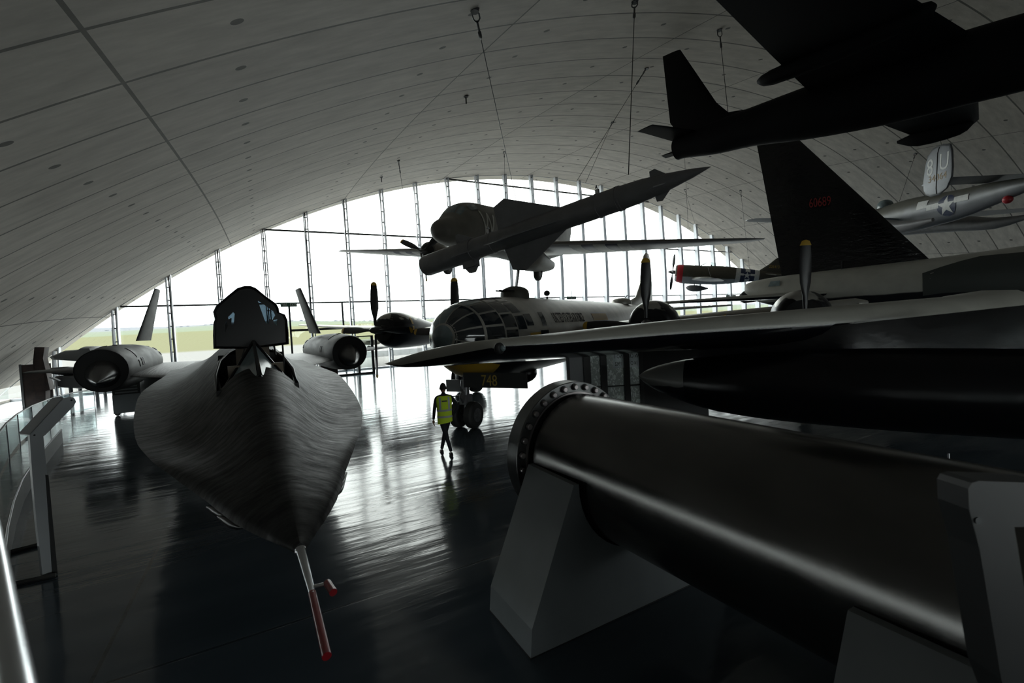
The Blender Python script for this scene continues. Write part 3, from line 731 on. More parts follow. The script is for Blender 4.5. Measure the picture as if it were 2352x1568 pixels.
# nacelles
ENX, ENS, ENZ = 4.22, 18.0, 2.31
def nac_sec(s, r, n=32, dx=0, dz=0): return [Vector((dx+r*math.cos(2*PI*k/n), s, dz+r*math.sin(2*PI*k/n))) for k in range(n)]
for sx_ in (-1, 1):
    ne = MB()
    pr = [(0, .745), (.08, .765), (.5, .80), (1.5, .86), (3, .90), (5.5, .90), (8, .84), (9.8, .74), (9.8, .62), (9.0, .60)]
    inn = [(2.2, .45), (1.2, .66), (.3, .71), (0, .735)]
    rr_ = [nac_sec(s, r) for s, r in inn+pr]
    ne.rings(rr_, True, True); nac = ne.build('engine_nacelle', MT['nacelle_skin'], sr, angle=35)
    nac.location = (sx_*ENX, ENS, ENZ)
    li = MB(); li.rings([nac_sec(s, r) for s, r in ((.02, .742), (.0, .738), (.02, .725), (.3, .69), (1.2, .64), (2.1, .44))], True, True); li.build('inlet_throat', MT['black'], nac)
    sp = MB(); rr_ = []
    for s, r in ((1.6, .50), (.9, .60), (.45, .61), (.1, .52), (-.5, .28), (-1.0, .05), (-1.08, .004)):
        tt = max(0, (.8-s)/1.8); rr_.append(nac_sec(s, r, 28, -sx_*0.04*tt, -.34*tt**1.2))
    sp.rings(rr_); sp.build('inlet_spike', mat('dark_satin_spike', (0.10, 0.10, 0.102), 0.25, .5, .1, 3) if sx_ < 0 else bpy.data.materials['dark_satin_spike'], nac)
    # slot bands
    def slot(s0, s1, a0, a1, r):
        mb = MB(); N = 6; rg = []
        for q in range(N+1):
            a = rad(a0+(a1-a0)*q/N)
            f = lambda rr_, s: Vector((rr_*math.cos(a), s, rr_*math.sin(a)))
            rg.append([f(r-.02, s0), f(r+.014, s0), f(r+.014, s1), f(r-.02, s1)])
        mb.rings(rg); return mb
    for (s0, s1, a0, a1, r) in ((1.55, 1.63, 95, 135, .868), (1.55, 1.63, 25, 60, .868), (1.55, 1.63, 0, 18, .868), (2.2, 2.75, 82, 92, .885), (9.15, 9.4, 20, 35, .79), (9.15, 9.4, 45, 60, .79), (9.15, 9.4, 72, 90, .79), (9.15, 9.4, 100, 118, .79), (9.15, 9.4, 128, 145, .79), (9.15, 9.4, 155, 170, .79), (2.1, 2.2, 2, 22, .88), (2.3, 2.4, 2, 22, .883), (2.5, 2.6, 2, 22, .886), (2.1, 2.2, 158, 178, .88), (2.3, 2.4, 158, 178, .883), (2.5, 2.6, 158, 178, .886)):
        slot(s0, s1, a0, a1, r).build('bleed_slot', MT['black'], nac)
    # canted fin
    fz = .80
    def fp(px, py, y): return oc @ at(px, py, y=y)
    if sx_ < 0: pts_ = [fp(313, 770, 26.0), fp(346, 770, 28.6), fp(368, 667, 28.8), fp(356, 662, 27.6)]
    else: pts_ = [fp(710, 755, 28.6), fp(735, 755, 26.2), fp(690, 661, 27.6), fp(678, 666, 28.9)]
    if sx_ < 0: LE0, TE0, TE1, LE1 = pts_
    else: TE0, LE0, LE1, TE1 = pts_
    LE0 = LE0-Vector((0, 0, .25)); TE0 = TE0-Vector((0, 0, .25))
    wing([(LE0, TE0, .22), (LE1, TE1, .12)], (1, 0, 0), True).build('fin', MT['nacelle_skin'], sr)
    # inboard and outer wing
    wing([((sx_*1.75, 14.6, 2.02), (sx_*1.2, 27.8, 2.1), .24), ((sx_*3.5, 18.3, 2.0), (sx_*3.5, 27.6, 2.15), .2)]).build('inner_wing', mat('corrugated_wing_skin', (0.05, 0.05, 0.052), 0.5, 0.0, 0.2, 2, spec=.2, stretch=(10, .3, 1), bump=.5, bscale=2.5) if sx_ < 0 else bpy.data.materials['corrugated_wing_skin'], sr)
    wing([((sx_*5.0, 19.6, 2.25), (sx_*5.0, 27.3, 2.25), .26), ((sx_*7.9, 24.2, 2.22), (sx_*7.9, 26.8, 2.22), .08)]).build('outer_wing', MT['nacelle_skin'], sr)
for x, s in ((0, 7.6), (-2.4, 20.4), (2.4, 20.4)):
    g_ = MB(); g_.tube([(x, s, .35), (x, s+.1, 1.9)], .07, 10); g_.tube([(x, s+.05, .9), (x*.8, s+1.0, 1.8)], .04, 8); lg = g_.build('landing_gear_leg', MT['gear'], sr)
    for dx in ((-.2, .2) if x == 0 else (-.32, 0, .32)):
        wheel(lg, (x+dx, s, .34), .34, .2, 'x')

# ================================================================ four-engined silver bomber (centre)
BM = pose(Vector((10.698, 16.598, 3.146)), rad(213.1))
bi = BM.inverted()
b29 = tag(empty('propeller_bomber', BM), 'silver four-engined bomber with rounded glazed nose and black belly', 'aircraft')
BP = smooth_prof([(7.35, -.25, .02, .02, .02), (7.2, -.27, .45, .45, .45), (6.8, -.3, .85, .86, .85), (6.0, -.36, 1.20, 1.18, 1.22), (4.8, -.4, 1.38, 1.36, 1.42), (3.0, -.4, 1.43, 1.45, 1.45), (-1, -.4, 1.43, 1.46, 1.45), (-6, -.35, 1.43, 1.45, 1.42), (-11, -.2, 1.25, 1.3, 1.25), (-16, .1, .9, .98, .95), (-20.5, .35, .5, .6, .55), (-23.2, .45, .35, .5, .4)], 3)
mb = MB(); mb.rings(body(BP, n=40)); mb.build('fuselage', MT['b29_body'], b29)
# glazing panes wrapped on the nose
def pane(x0, x1, a0, a1, name='window_pane', m='pane_dark', par=None, off=.012, prof=BP, gap=0.0):
    mb = MB(); N = 5; Q = 4; g0 = []
    for i in range(N+1):
        x = x0+(x1-x0)*i/N; zc, rw, rtp, rb = sample(prof, x)[:4]; row = []
        for j in range(Q+1):
            a = rad(a0+(a1-a0)*j/Q); c_, s_ = math.cos(a), math.sin(a)
            row.append(Vector((x, (rw+off)*c_, zc+((rtp if s_ > 0 else rb)+off)*s_)))
        g0.append(row)
    mb.rings(g0, False, False)
    g1 = [[v+Vector((-.015, 0, 0)) for v in r_] for r_ in g0]
    return mb.build(name, MT[m], par or b29)
nose_g = empty('nose_glazing'); nose_g.parent = b29
for (x0, x1, offs) in ((6.55, 7.22, 0), (5.75, 6.47, 6), (5.05, 5.67, 0)):
    aa = (-72 if x0 > 6.5 else -12)+offs
    while aa < (250 if x0 > 6.5 else 190):
        w_ = 30 if x0 > 6.5 else 24
        pane(x0, x1, aa+1.8, aa+w_-1.8, 'nose_window', 'pane_light' if (x0 > 5.5 and aa > 60) else 'pane_dark', nose_g); aa += w_
for a0 in (8, 33, 58): pane(4.45, 4.98, a0+2, a0+22, 'nose_window', 'pane_dark', nose_g)
pane(3.9, 4.38, 14, 32, 'nose_window', 'pane_dark', nose_g)
mb = MB(); mb.rings(body([(7.26, -.265, .36, .36, .36), (7.32, -.262, .24, .24, .24), (7.38, -.26, .03, .03, .03)], n=24)); mb.build('nose_window', MT['pane_light'], nose_g)
mb = MB(); mb.rings(body([(x, sample(BP, x)[0], sample(BP, x)[1]+.02, sample(BP, x)[2]+.02, sample(BP, x)[3]+.02) for x in (6.46, 6.55)], n=40), True, False); mb.build('nose_ring_frame', MT['alu'], nose_g)
# yellow lower nose
mb = MB(); rg = []
for i in range(9):
    x = 5.7+1.15*i/8; zc, rw, rtp, rb = sample(BP, x)[:4]
    rg.append([Vector((x, (rw+.03)*math.cos(rad(a)), zc+(rb+.03)*math.sin(rad(a)))) for a in range(-140, -39, 5)])
mb.rings(rg, False, False); mb.build('yellow_nose_panel', MT['yellow_ball'], b29)
# marks on the left side
text_mesh('fuselage_lettering', 'UNITED STATES AIR FORCE', .56, MT['display_dark'], b29, wrapx(BP, 1, .3, 0.0, flip=-1), .003, stretch=.50)
decal('yellow_side_panel', [[(0, -.14), (2.3, -.14), (2.3, .2), (0, .2)]], MT['yellow_ball'], b29, wrapx(BP, 1, -2.7, .15, flip=-1), .004)
pane(2.85, 3.2, 12, 34, 'crew_window', 'pane_dark')
pane(3.5, 4.3, -8, 4, 'yellow_number_panel', 'yellow_ball'); pane(2.8, 3.45, -10, 6, 'crew_window', 'pane_dark')
# upper turret with guns, sight blister, loop antenna, aft blister
def dome(parent, c, rx, rz, name, m, n=20, rings_=6, base=.12):
    mb = MB(); rr_ = [[Vector((c[0]+rx*math.cos(2*PI*k/n), c[1]+rx*math.sin(2*PI*k/n), c[2]-base)) for k in range(n)]]
    for i in range(rings_):
        a = PI/2*i/rings_; rr_.append([Vector((c[0]+rx*math.cos(a)*math.cos(2*PI*k/n), c[1]+rx*math.cos(a)*math.sin(2*PI*k/n), c[2]+rz*math.sin(a)**.8)) for k in range(n)])
    mb.rings(rr_); return mb.build(name, m, parent)
t_ = dome(b29, (2.57, 0, 1.13), .56, .34, 'dorsal_turret', MT['olive'], base=.2)
for y in (-.22, -.08, .08, .22):
    mb = MB(); mb.tube([(2.9, y, 1.26), (3.6, y, 1.27)], .028, 8); mb.build('gun_barrel', MT['black'], t_)
dome(b29, (1.3, 0, 1.02), .3, .2, 'sighting_blister', MT['glass'])
mb = MB(); mb.tube([(-.5, 0, 1.0), (-.5, 0, 1.18)], .05, 8); mb.rings([[Vector((-.5+.03*q, .17*math.cos(2*PI*k/14)*(1-.3*abs(q)), 1.32+.15*math.sin(2*PI*k/14)*(1-.3*abs(q)))) for k in range(14)] for q in (-1, -.5, .5, 1)]); mb.tube([(-.6, 0, 1.18), (-1.4, 0, 1.22)], .008, 5); mb.build('loop_antenna', MT['black'], b29)
mb = MB(); mb.tube([(-3.6, 0, 1.0), (-3.65, 0, 1.9)], .015, 6); mb.build('whip_aerial', MT['gear'], b29)
t2_ = dome(b29, (-13.1, 0, 1.15), .7, .34, 'aft_turret', MT['alu'])
mb = MB(); mb.tube([(-13.6, .1, 1.4), (-14.5, .1, 1.7)], .03, 6); mb.build('gun_barrel', MT['black'], t2_)
# fin and tail
mb = wing([((-13.4, 0, 1.0), (-23.6, 0, .9), .35), ((-17.6, 0, 1.7), (-24.0, 0, 1.7), .42), ((-19.3, 0, 2.8), (-24.1, 0, 2.8), .42), ((-20.3, 0, 4.2), (-24.0, 0, 4.2), .34), ((-21.0, 0, 5.2), (-23.8, 0, 5.2), .24), ((-22.0, 0, 5.6), (-23.3, 0, 5.6), .1)], (0, 1, 0), True); mb.build('fin', MT['alu'], b29)
for s_ in (-1, 1):
    wing([((-18.7, s_*.5, .6), (-22.3, s_*.5, .6), .35), ((-20, s_*6.5, .65), (-22, s_*6.5, .65), .15)]).build('tailplane', MT['alu'], b29)
    secs = [((-.6, s_*1.0, -.65), (-6.3, s_*1.0, -.55), .95), ((-1.3, s_*4.4, -.40), (-5.9, s_*4.4, -.35), .75), ((-2.1, s_*9.4, -.05), (-5.4, s_*9.4, 0), .5), ((-3.1, s_*16, .45), (-4.9, s_*16, .45), .28), ((-3.7, s_*21.0, .85), (-4.6, s_*21.0, .85), .1)]
    if s_ > 0: secs = secs[:3]+[((-2.5, 11.4, .1), (-5.2, 11.4, .12), .42), ((-3.2, 11.8, .12), (-4.8, 11.8, .12), .2)]
    wing(secs).build('wing', MT['alu'], b29)
    for y, zz in ((4.4, -.15 if s_ < 0 else -.26), (9.5, .12 if s_ < 0 else -.28)):
        e = empty('engine_nacelle', None); e.parent = b29; e.location = (0, s_*y, zz)
        NP = smooth_prof([(-.25, 0, .62, .62, .62), (-.35, 0, .80, .80, .80), (-.8, 0, .94, .94, 1.0), (-1.5, 0, .97, .95, 1.05), (-2.6, -.05, .85, .8, 1.0), (-4.2, -.1, .6, .45, .85), (-6.5, -.1, .2, .2, .3)], 3)
        mb = MB(); mb.rings(body(NP, n=28), True, True); mb.build('cowling', MT['b29_nac'], e)
        mb = MB(); mb.rings(body([(-.22, 0, .6, .6, .6), (-.5, 0, .45, .45, .45), (-.1, 0, .2, .2, .2)], n=24), True, True); mb.build('engine_face', MT['black'], e)
        pane(-1.6, -1.45, 15, 40, 'yellow_dot', 'yellow', e, .02, NP) if s_ < 0 else None
        pane(-1.6, -1.45, -5, 8, 'yellow_dot', 'yellow', e, .02, NP) if s_ < 0 else None
        propeller(e, 4, 2.52, (.35, 0, 0), 92, spinner=.2, chord=.42, twist=20)
# nose gear, door with number, belly turret
lg = MB(); lg.tube([(6.28, 0, .5-3.146), (6.2, 0, -1.5)], .085, 12); lg.tube([(6.28, 0, 1.0-3.146), (6.24, 0, 1.5-3.146)], .14, 12); lg.tube([(6.1, 0, 1.2-3.146), (5.5, 0, -1.6)], .035, 8); lg.tube([(6.35, 0, 1.25-3.146), (6.55, 0, 1.0-3.146), (6.35, 0, .75-3.146)], .03, 8)
lg.box((6.1, -.14, .75-3.146), (6.42, .14, 1.05-3.146)); lg.tube([(6.3, -.12, 1.02-3.146), (6.4, -.5, .98-3.146)], .02, 6)
lg.tube([(6.28, -.32, .42-3.146), (6.28, .32, .42-3.146)], .05, 10)
leg = lg.build('nose_gear_leg', MT['gear'], b29)
for y in (-.27, .27): wheel(leg, (6.28, y, .42-3.146), .42, .30)
mb = MB(); mb.box((6.72, .30, -1.80), (6.76, 2.42, -1.36)); dr = mb.build('gear_door', MT['black'], b29, smooth=False)
text_mesh('number_lettering', '748', .46, MT['yellow_ink'], dr, lambda u, v, d: Vector((6.765+d, 1.20+u, -1.74+v)), .003, stretch=.80)
mb = MB(); mb.box((6.0, .25, -1.75), (6.72, .32, -1.45)); mb.build('door_hinge_link', MT['gear'], b29, smooth=False)
mb = MB(); mb.box((6.35, -.62, -2.0), (6.4, -.1, -1.62)); mb.build('gear_door', MT['sign_grey'], b29, smooth=False)
def ball(parent, c, r, name, m, sx=1, sy=1, sz=1, n=16):
    mb = MB(); rr_ = []
    for i in range(1, 9):
        a = -PI/2+PI*i/9; rr_.append([Vector((c[0]+sx*r*math.cos(a)*math.cos(2*PI*k/n), c[1]+sy*r*math.cos(a)*math.sin(2*PI*k/n), c[2]+sz*r*math.sin(a))) for k in range(n)])
    mb.rings(rr_); return mb.build(name, m, parent)
bt = ball(b29, (2.2, 0, -1.88), .55, 'belly_turret', MT['black_gloss'], sz=.75)
for s_ in (-1, 1):
    g_ = MB(); g_.tube([(-.5, s_*4.4, .6-3.146), (-1.2, s_*4.4, -.8)], .14, 12); lg = g_.build('main_gear_leg', MT['gear'], b29)
    for dy in (-.42, .42): wheel(lg, (-.5, s_*4.4+dy, .7-3.146), .7, .4)

# ================================================================ hanging twin-engined transport (W7)
CM = pose(Vector((13.506, 25.335, 7.95)), rad(216.12), rad(-.9), rad(-4.37))
c47 = tag(empty('propeller_transport', CM), 'dark olive twin-engined transport hanging nose-on with a large W on its side', 'aircraft')
CP = smooth_prof([(7.2, .18, .05, .05, .05), (7.05, .18, .42, .36, .40), (6.6, .2, .74, .58, .62), (6.15, .28, .92, .66, .78), (5.75, .35, 1.02, 1.02, .88), (5.3, .5, 1.10, 1.22, 1.05), (4.4, .62, 1.18, 1.36, 1.18), (3.0, .72, 1.22, 1.42, 1.28), (0, .82, 1.24, 1.55, 1.4), (-3, .8, 1.2, 1.35, 1.35), (-7, 1.0, .9, 1.0, 1.1), (-11, 1.3, .45, .6, .6), (-13.3, 1.4, .1, .2, .2)], 3)
mb = MB(); mb.rings(body(CP, n=36)); mb.build('fuselage', MT['c47_body'], c47)
for a0, a1 in ((52, 72), (76, 90), (90, 104), (108, 128)):
    pane(5.45, 5.95, a0, a1, 'cockpit_window', 'pane_light', c47, .02, CP)
pane(4.6, 5.3, 42, 62, 'cockpit_window', 'pane_light', c47, .02, CP)
text_mesh('fuselage_letter', 'W', 1.75, MT['grey_letter'], c47, wrapx(CP, 1, 4.0, .22, .012, flip=-1), .003, stretch=.8, cuts=.15)
text_mesh('fuselage_letter', '7', 1.75, MT['grey_letter'], c47, wrapx(CP, 1, 2.6, .22, .012, flip=-1), .003, stretch=.9, cuts=.15)
mat_under = mat('olive_over_pale_wing', (0.15, 0.142, 0.125), 0.5, 0, .1, 2)
for s_ in (-1, 1):
    droop = -.55 if s_ > 0 else 0
    secs = [((2.2, s_*1.0, -.15), (-2.2, s_*1.0, -.25), .6), ((2.2, s_*4.2, -.15), (-2.1, s_*4.2, -.25), .55), ((.9, s_*9.5, .2+droop*.55), (-1.6, s_*9.5, .1+droop*.55), .35), ((-.1, s_*13.6, .5+droop), (-1.3, s_*13.6, .45+droop), .14), ((-.7, s_*14.5, .55+droop), (-1.1, s_*14.5, .52+droop), .04)]
    wo_ = wing(secs)
    # underside faces get the grey paint
    n_af = len(AF)
    for f_i, f in enumerate(wo_.F):
        if len(f) == 4:
            k = f[0] % (n_af+1+len(AFL)); wo_.fm[f_i] = 1 if k >= n_af-1 else 0
    w_ = wo_.build('wing', None, c47, mats=[MT['c47_wing'], MT['grey_under']])
    # invasion stripes under the wing
    for q in range(5):
        y0 = 5.0+.62*q; y1 = y0+.62; mb = MB(); rg = []
        for y in (y0, y1):
            t = (y-4.2)/5.3; le = Vector(secs[1][0]).lerp(Vector(secs[2][0]), t); te = Vector(secs[1][1]).lerp(Vector(secs[2][1]), t); th = secs[1][2]+(secs[2][2]-secs[1][2])*t
            rg.append([le+(te-le)*u+Vector((0, 0, tt*th-.012)) for u, tt in AFL])
        mb.rings(rg, False, False); mb.build('wing_stripe', MT['white'] if q % 2 == 0 else MT['navy'], w_)
    e = empty('engine_nacelle'); e.parent = c47; e.location = (0, 2.75 if s_ > 0 else -3.55, -.85 if s_ > 0 else -.35)
    NP = smooth_prof([(2.9, 0, .5, .5, .5), (2.85, 0, .62, .62, .62), (2.3, 0, .72, .72, .72), (1.6, 0, .70, .68, .72), (0, -.05, .5, .4, .6), (-1.5, -.05, .25, .2, .35)], 3)
    mb = MB(); mb.rings(body(NP, n=24)); mb.build('cowling', MT['c47_wing'], e)
    mb = MB(); mb.rings(body([(2.93, 0, .48, .48, .48), (2.95, 0, .2, .2, .2)], n=20)); mb.build('engine_face', MT['black'], e)
    propeller(e, 3, 1.80, (3.35, 0, 0), -97 if s_ < 0 else -82, spinner=.14, chord=.42)
    wheel(e, (.75, 0, -.72), .48, .28)
    mb = MB(); mb.tube([(.75, -.25, -.72), (1.0, -.22, -.1)], .05, 8); mb.tube([(.75, .25, -.72), (1.0, .22, -.1)], .05, 8); mb.build('gear_strut', MT['gear'], e)
    wing([((-10.5, s_*.2, 1.3), (-12.6, s_*.2, 1.3), .2), ((-11.6, s_*4, 1.35), (-12.6, s_*4, 1.35), .08)]).build('tailplane', MT['c47_wing'], c47)
wing([((-8.6, 0, 1.7), (-13.4, 0, 1.5), .2), ((-11.0, 0, 3.0), (-14.0, 0, 3.0), .2), ((-11.9, 0, 4.3), (-13.9, 0, 4.3), .12), ((-12.6, 0, 4.7), (-13.5, 0, 4.7), .05)], (0, 1, 0), True).build('fin', MT['c47_body'], c47)

# ================================================================ hanging red-nosed fighter
PM = pose(Vector((40.415, 30.334, 7.18)), rad(132.08), rad(8.593), rad(-8.47))
p47 = tag(empty('propeller_fighter', PM), 'olive single-engined fighter with red nose ring and striped tail hanging by the glass', 'aircraft')
PP = smooth_prof([(3.9, 0, .5, .52, .55), (3.75, 0, .62, .62, .68), (3.1, 0, .66, .66, .78), (2.2, 0, .64, .66, .80), (1.0, 0, .60, .66, .76), (-.5, .05, .55, .68, .72), (-2.5, .12, .42, .52, .50), (-4.2, .2, .28, .36, .34), (-5.6, .28, .12, .2, .18), (-6.1, .3, .03, .05, .05)], 3)
PP = [(x, zc-.05, rw*1.25, rt_*1.30, rb_*1.32) for x, zc, rw, rt_, rb_ in PP]
mb = MB(); mb.rings(body(PP, n=28)); mb.build('fuselage', MT['p47_body'], p47)
mb = MB(); mb.rings(body([(x, sample(PP, x)[0], sample(PP, x)[1]+.008, sample(PP, x)[2]+.008, sample(PP, x)[3]+.008) for x in (3.88, 3.7, 3.5, 3.3, 3.15)], n=28), True, False); mb.build('red_cowl_ring', MT['red'], p47)
mb = MB(); mb.rings(body([(3.91, -.05, .58, .6, .64), (3.93, -.05, .25, .25, .25)], n=20)); mb.build('engine_face', MT['black'], p47)
propeller(p47, 4, 1.85, (4.15, 0, 0), 84, spinner=.2, chord=.3, tips=False, twist=55, metal='gear')
for q in range(5):
    x0 = -1.75-.42*q
    mb = MB(); mb.rings(body([(x, sample(PP, x)[0], sample(PP, x)[1]+.006, sample(PP, x)[2]+.006, sample(PP, x)[3]+.006) for x in (x0, x0-.21, x0-.42)], n=28), True, False)
    mb.build('tail_stripe', MT['white'] if q % 2 == 0 else MT['navy'], p47)
sf = wrapx(PP, 1, -2.75, .12, .012, flip=-1)
circ = lambda r, n=24, cx=0, cy=0: [(cx+r*math.cos(2*PI*k/n), cy+r*math.sin(2*PI*k/n)) for k in range(n)]
decal('insignia_disc', [circ(.36)], MT['navy'], p47, sf, .004)
decal('insignia_star', [star_pts(.35)], MT['white'], p47, sf, .012)
for q_ in [[(.3, -.02), (.85, -.02), (.85, .17), (.3, .17)], [(-.85, -.02), (-.3, -.02), (-.3, .17), (-.85, .17)]]:
    decal('insignia_bar', [q_], MT['white'], p47, sf, .010)
for s_ in (-1, 1):
    wo_ = wing([((2.3, s_*.5, -.55), (-.6, s_*.5, -.6), .55), ((2.0, s_*3.5, -.30), (-.5, s_*3.5, -.33), .45), ((1.7, s_*5.4, -.10), (-.2, s_*5.4, -.12), .34), ((.9, s_*6.2, .02), (.3, s_*6.2, .02), .05)])
    for f_i, f in enumerate(wo_.F):
        if len(f) == 4: wo_.fm[f_i] = 1 if f[0] % (len(AF)+1+len(AFL)) >= len(AF)-1 else 0
    wo_.build('wing', None, p47, mats=[MT['olive'], MT['b25_metal']])
    wing([((-4.3, s_*.1, .35), (-5.7, s_*.1, .35), .15), ((-4.9, s_*2.3, .4), (-5.6, s_*2.3, .4), .06)]).build('tailplane', MT['olive'], p47)
wing([((-3.7, 0, .55), (-6.2, 0, .3), .2), ((-4.6, 0, 1.3), (-6.2, 0, 1.3), .16), ((-5.1, 0, 1.85), (-5.95, 0, 1.9), .08), ((-5.4, 0, 2.0), (-5.8, 0, 2.02), .03)], (0, 1, 0), True).build('fin', MT['olive'], p47)
text_mesh('serial_lettering', '226413-', .38, MT['yellow_ink'], p47, lambda u, v, d: Vector((-5.1-u, .10+d, .95+v)), .003, stretch=.8)
mb = MB(); mb.rings(body([(1.5, .80, .28, .05, .1), (1.1, .84, .34, .32, .2), (.5, .84, .34, .36, .2), (-.3, .8, .28, .22, .2), (-.8, .76, .15, .06, .1)], n=18)); mb.build('bubble_canopy', MT['glass'], p47)
mb = MB(); mb.tube([(1.5, -.2, .8), (1.05, 0, 1.1), (1.5, .2, .8)], .03, 6); mb.box((.5, -.15, .5), (.6, .15, .95)); mb.build('canopy_frame', MT['black'], p47)
mb = MB(); mb.rings(body(smooth_prof([(2.7, -1.5, .05, .05, .05), (2.4, -1.5, .28, .26, .28), (1.9, -1.5, .36, .33, .35), (1.2, -1.47, .26, .24, .26), (.55, -1.43, .05, .05, .05)], 3), n=18)); mb.tube([(1.9, 0, -.8), (1.9, 0, -1.25)], .05, 8); mb.build('drop_tank', MT['missile'], p47)

# ================================================================ hanging twin-tailed bomber (right)
TM = pose(Vector((40.385, 15.432, 9.357)), rad(56.3), rad(2.36), rad(1.74))
b25 = tag(empty('twin_tail_bomber', TM), 'grey-green twin-tailed bomber hanging with 8U on its fin', 'aircraft')
TP = smooth_prof([(6.5, 0, .5, .5, .6), (3, .05, .78, 1.0, 1.15), (1, .0, .8, 1.05, 1.2), (-1.2, 0, .8, 1.08, 1.2), (-3.3, 0, .78, .92, 1.12), (-5.3, 0, .68, .74, 1.0), (-7.1, 0, .5, .65, .68), (-8.6, .05, .4, .42, .45), (-9.7, .05, .3, .25, .3)], 3)
mb = MB(); mb.rings(body(TP, n=30)); mb.build('fuselage', MT['b25_body'], b25)
tf = wrapx(TP, 1, -5.05, -.15, .012, flip=-1)
decal('insignia_disc', [circ(.62)], MT['navy'], b25, tf, .004)
decal('insignia_star', [star_pts(.60)], MT['white'], b25, tf, .012)
for q_ in [[(.5, .05), (1.35, .05), (1.35, .38), (.5, .38)], [(-1.35, -.05), (-.5, -.05), (-.5, .28), (-1.35, .28)]]:
    decal('insignia_bar', [q_], MT['white'], b25, tf, .010)
pane(-3.7, -2.9, 0, 32, 'waist_window', 'white', b25, .02, TP)
tu = dome(b25, (1.1, 0, 1.05), .5, .5, 'dorsal_turret', MT['pane_light'])
wing([((-6.6, -3.3, .75), (-8.4, -3.3, .75), .18), ((-6.6, 3.3, .75), (-8.4, 3.3, .75), .18)]).build('tailplane', MT['b25_metal'], b25)
for s_ in (-1, 1):
    pf = [(-6.95, .35), (-6.88, .85), (-7.0, 1.8), (-7.15, 2.3), (-7.5, 2.6), (-8.1, 2.62), (-8.6, 2.45), (-8.72, 2.1), (-8.8, 1.2), (-8.78, .7), (-8.5, .15), (-8.0, -.1), (-7.4, -.05), (-7.1, .1)]
    mb = MB(); rr_ = [[Vector((-7.9+(x+7.9)*k, s_*3.4+dy, 1.2+(z-1.2)*k)) for x, z in pf] for dy, k in ((-.07, .9), (-.05, .97), (0, 1), (.05, .97), (.07, .9))]
    mb.rings(rr_); fn = mb.build('fin', MT['b25_metal'], b25)
    if s_ > 0:
        fl = lambda u, v, d: Vector((-7.85-u, 3.48+d, v))
        text_mesh('fin_letter', '8', 1.3, MT['white'], fn, lambda u, v, d: Vector((-7.38-u, 3.475+d, 1.12+v)), .004, stretch=.72)
        text_mesh('fin_letter', 'U', 1.3, MT['white'], fn, lambda u, v, d: Vector((-8.30-u, 3.475+d, 1.20+v)), .004, stretch=.72)
        text_mesh('serial_lettering', '34064', .52, MT['gold_ink'], fn, lambda u, v, d: Vector((-7.9-u, 3.475+d, .72+v)), .004, stretch=.95)
        mb = MB(); mb.tube([(-7.95, 3.475, 2.5), (-7.85, 3.475, 2.2), (-7.85, 3.475, .3), (-7.9, 3.475, 0)], .022, 6); mb.build('rudder_gap', MT['black'], fn)
    wing([((1.4, s_*.7, -.3), (-1.6, s_*.7, -.3), .5), ((1.2, s_*3.2, 0), (-1.4, s_*3.2, 0), .42), ((.4, s_*10, .25), (-.9, s_*10, .25), .16), ((0, s_*10.4, .25), (-.6, s_*10.4, .25), .04)]).build('wing', MT['b25_metal'], b25)
    mb = MB(); mb.rings(body(smooth_prof([(3.2, -.2, .5, .5, .5), (2.9, -.2, .68, .68, .68), (1, -.35, .7, .6, .7), (-2, -.75, .6, .45, .6), (-4.5, -1.15, .45, .25, .45), (-6.6, -1.2, .08, .1, .12)], 3), n=20)); n_ = mb.build('engine_nacelle', MT['navy'] if False else MT['missile'], b25); n_.location = (0, s_*2.6, 0)
ball(b25, (-8.3, .2, -.55), .22, 'red_tail_bumper', MT['red'])
mb = MB()
for q in range(4): mb.tube([(-9.5-.25*q, -.4, .3), (-9.4-.25*q, -.35, .9), (-9.4-.25*q, .35, .9), (-9.5-.25*q, .4, .3)], .03, 6)
mb.tube([(-9.3, 0, .95), (-10.4, 0, .85)], .03, 6); mb.build('tail_turret_frame', MT['olive'], b25)

# ================================================================ black spy plane overhead
UM = pose(Vector((17.667, 7.014, 10.388)), rad(-82.911), rad(-1.722), rad(-.435))
u2 = tag(empty('high_altitude_jet', UM), 'matt black long-winged jet hanging overhead at top right', 'aircraft')
UP = smooth_prof([(7.2, -.7, .1, .1, .1), (6.2, -.72, .5, .5, .5), (4, -.75, .72, .85, .95), (2, -.6, .78, .95, 1.05), (0, -.5, .78, .95, 1.05), (-2.2, -.35, .72, .85, .92), (-4, -.2, .62, .72, .72), (-5.6, -.08, .55, .62, .68), (-7.0, .0, .46, .48, .5), (-7.35, .0, .44, .46, .48)], 3)
mb = MB(); mb.rings(body(UP, n=30)); mb.build('fuselage', MT['u2_black'], u2)
mb = MB(); mb.rings(body([(-7.36, 0, .38, .4, .42), (-7.38, 0, .1, .1, .1)], n=20)); mb.build('exhaust_mouth', MT['black'], u2)
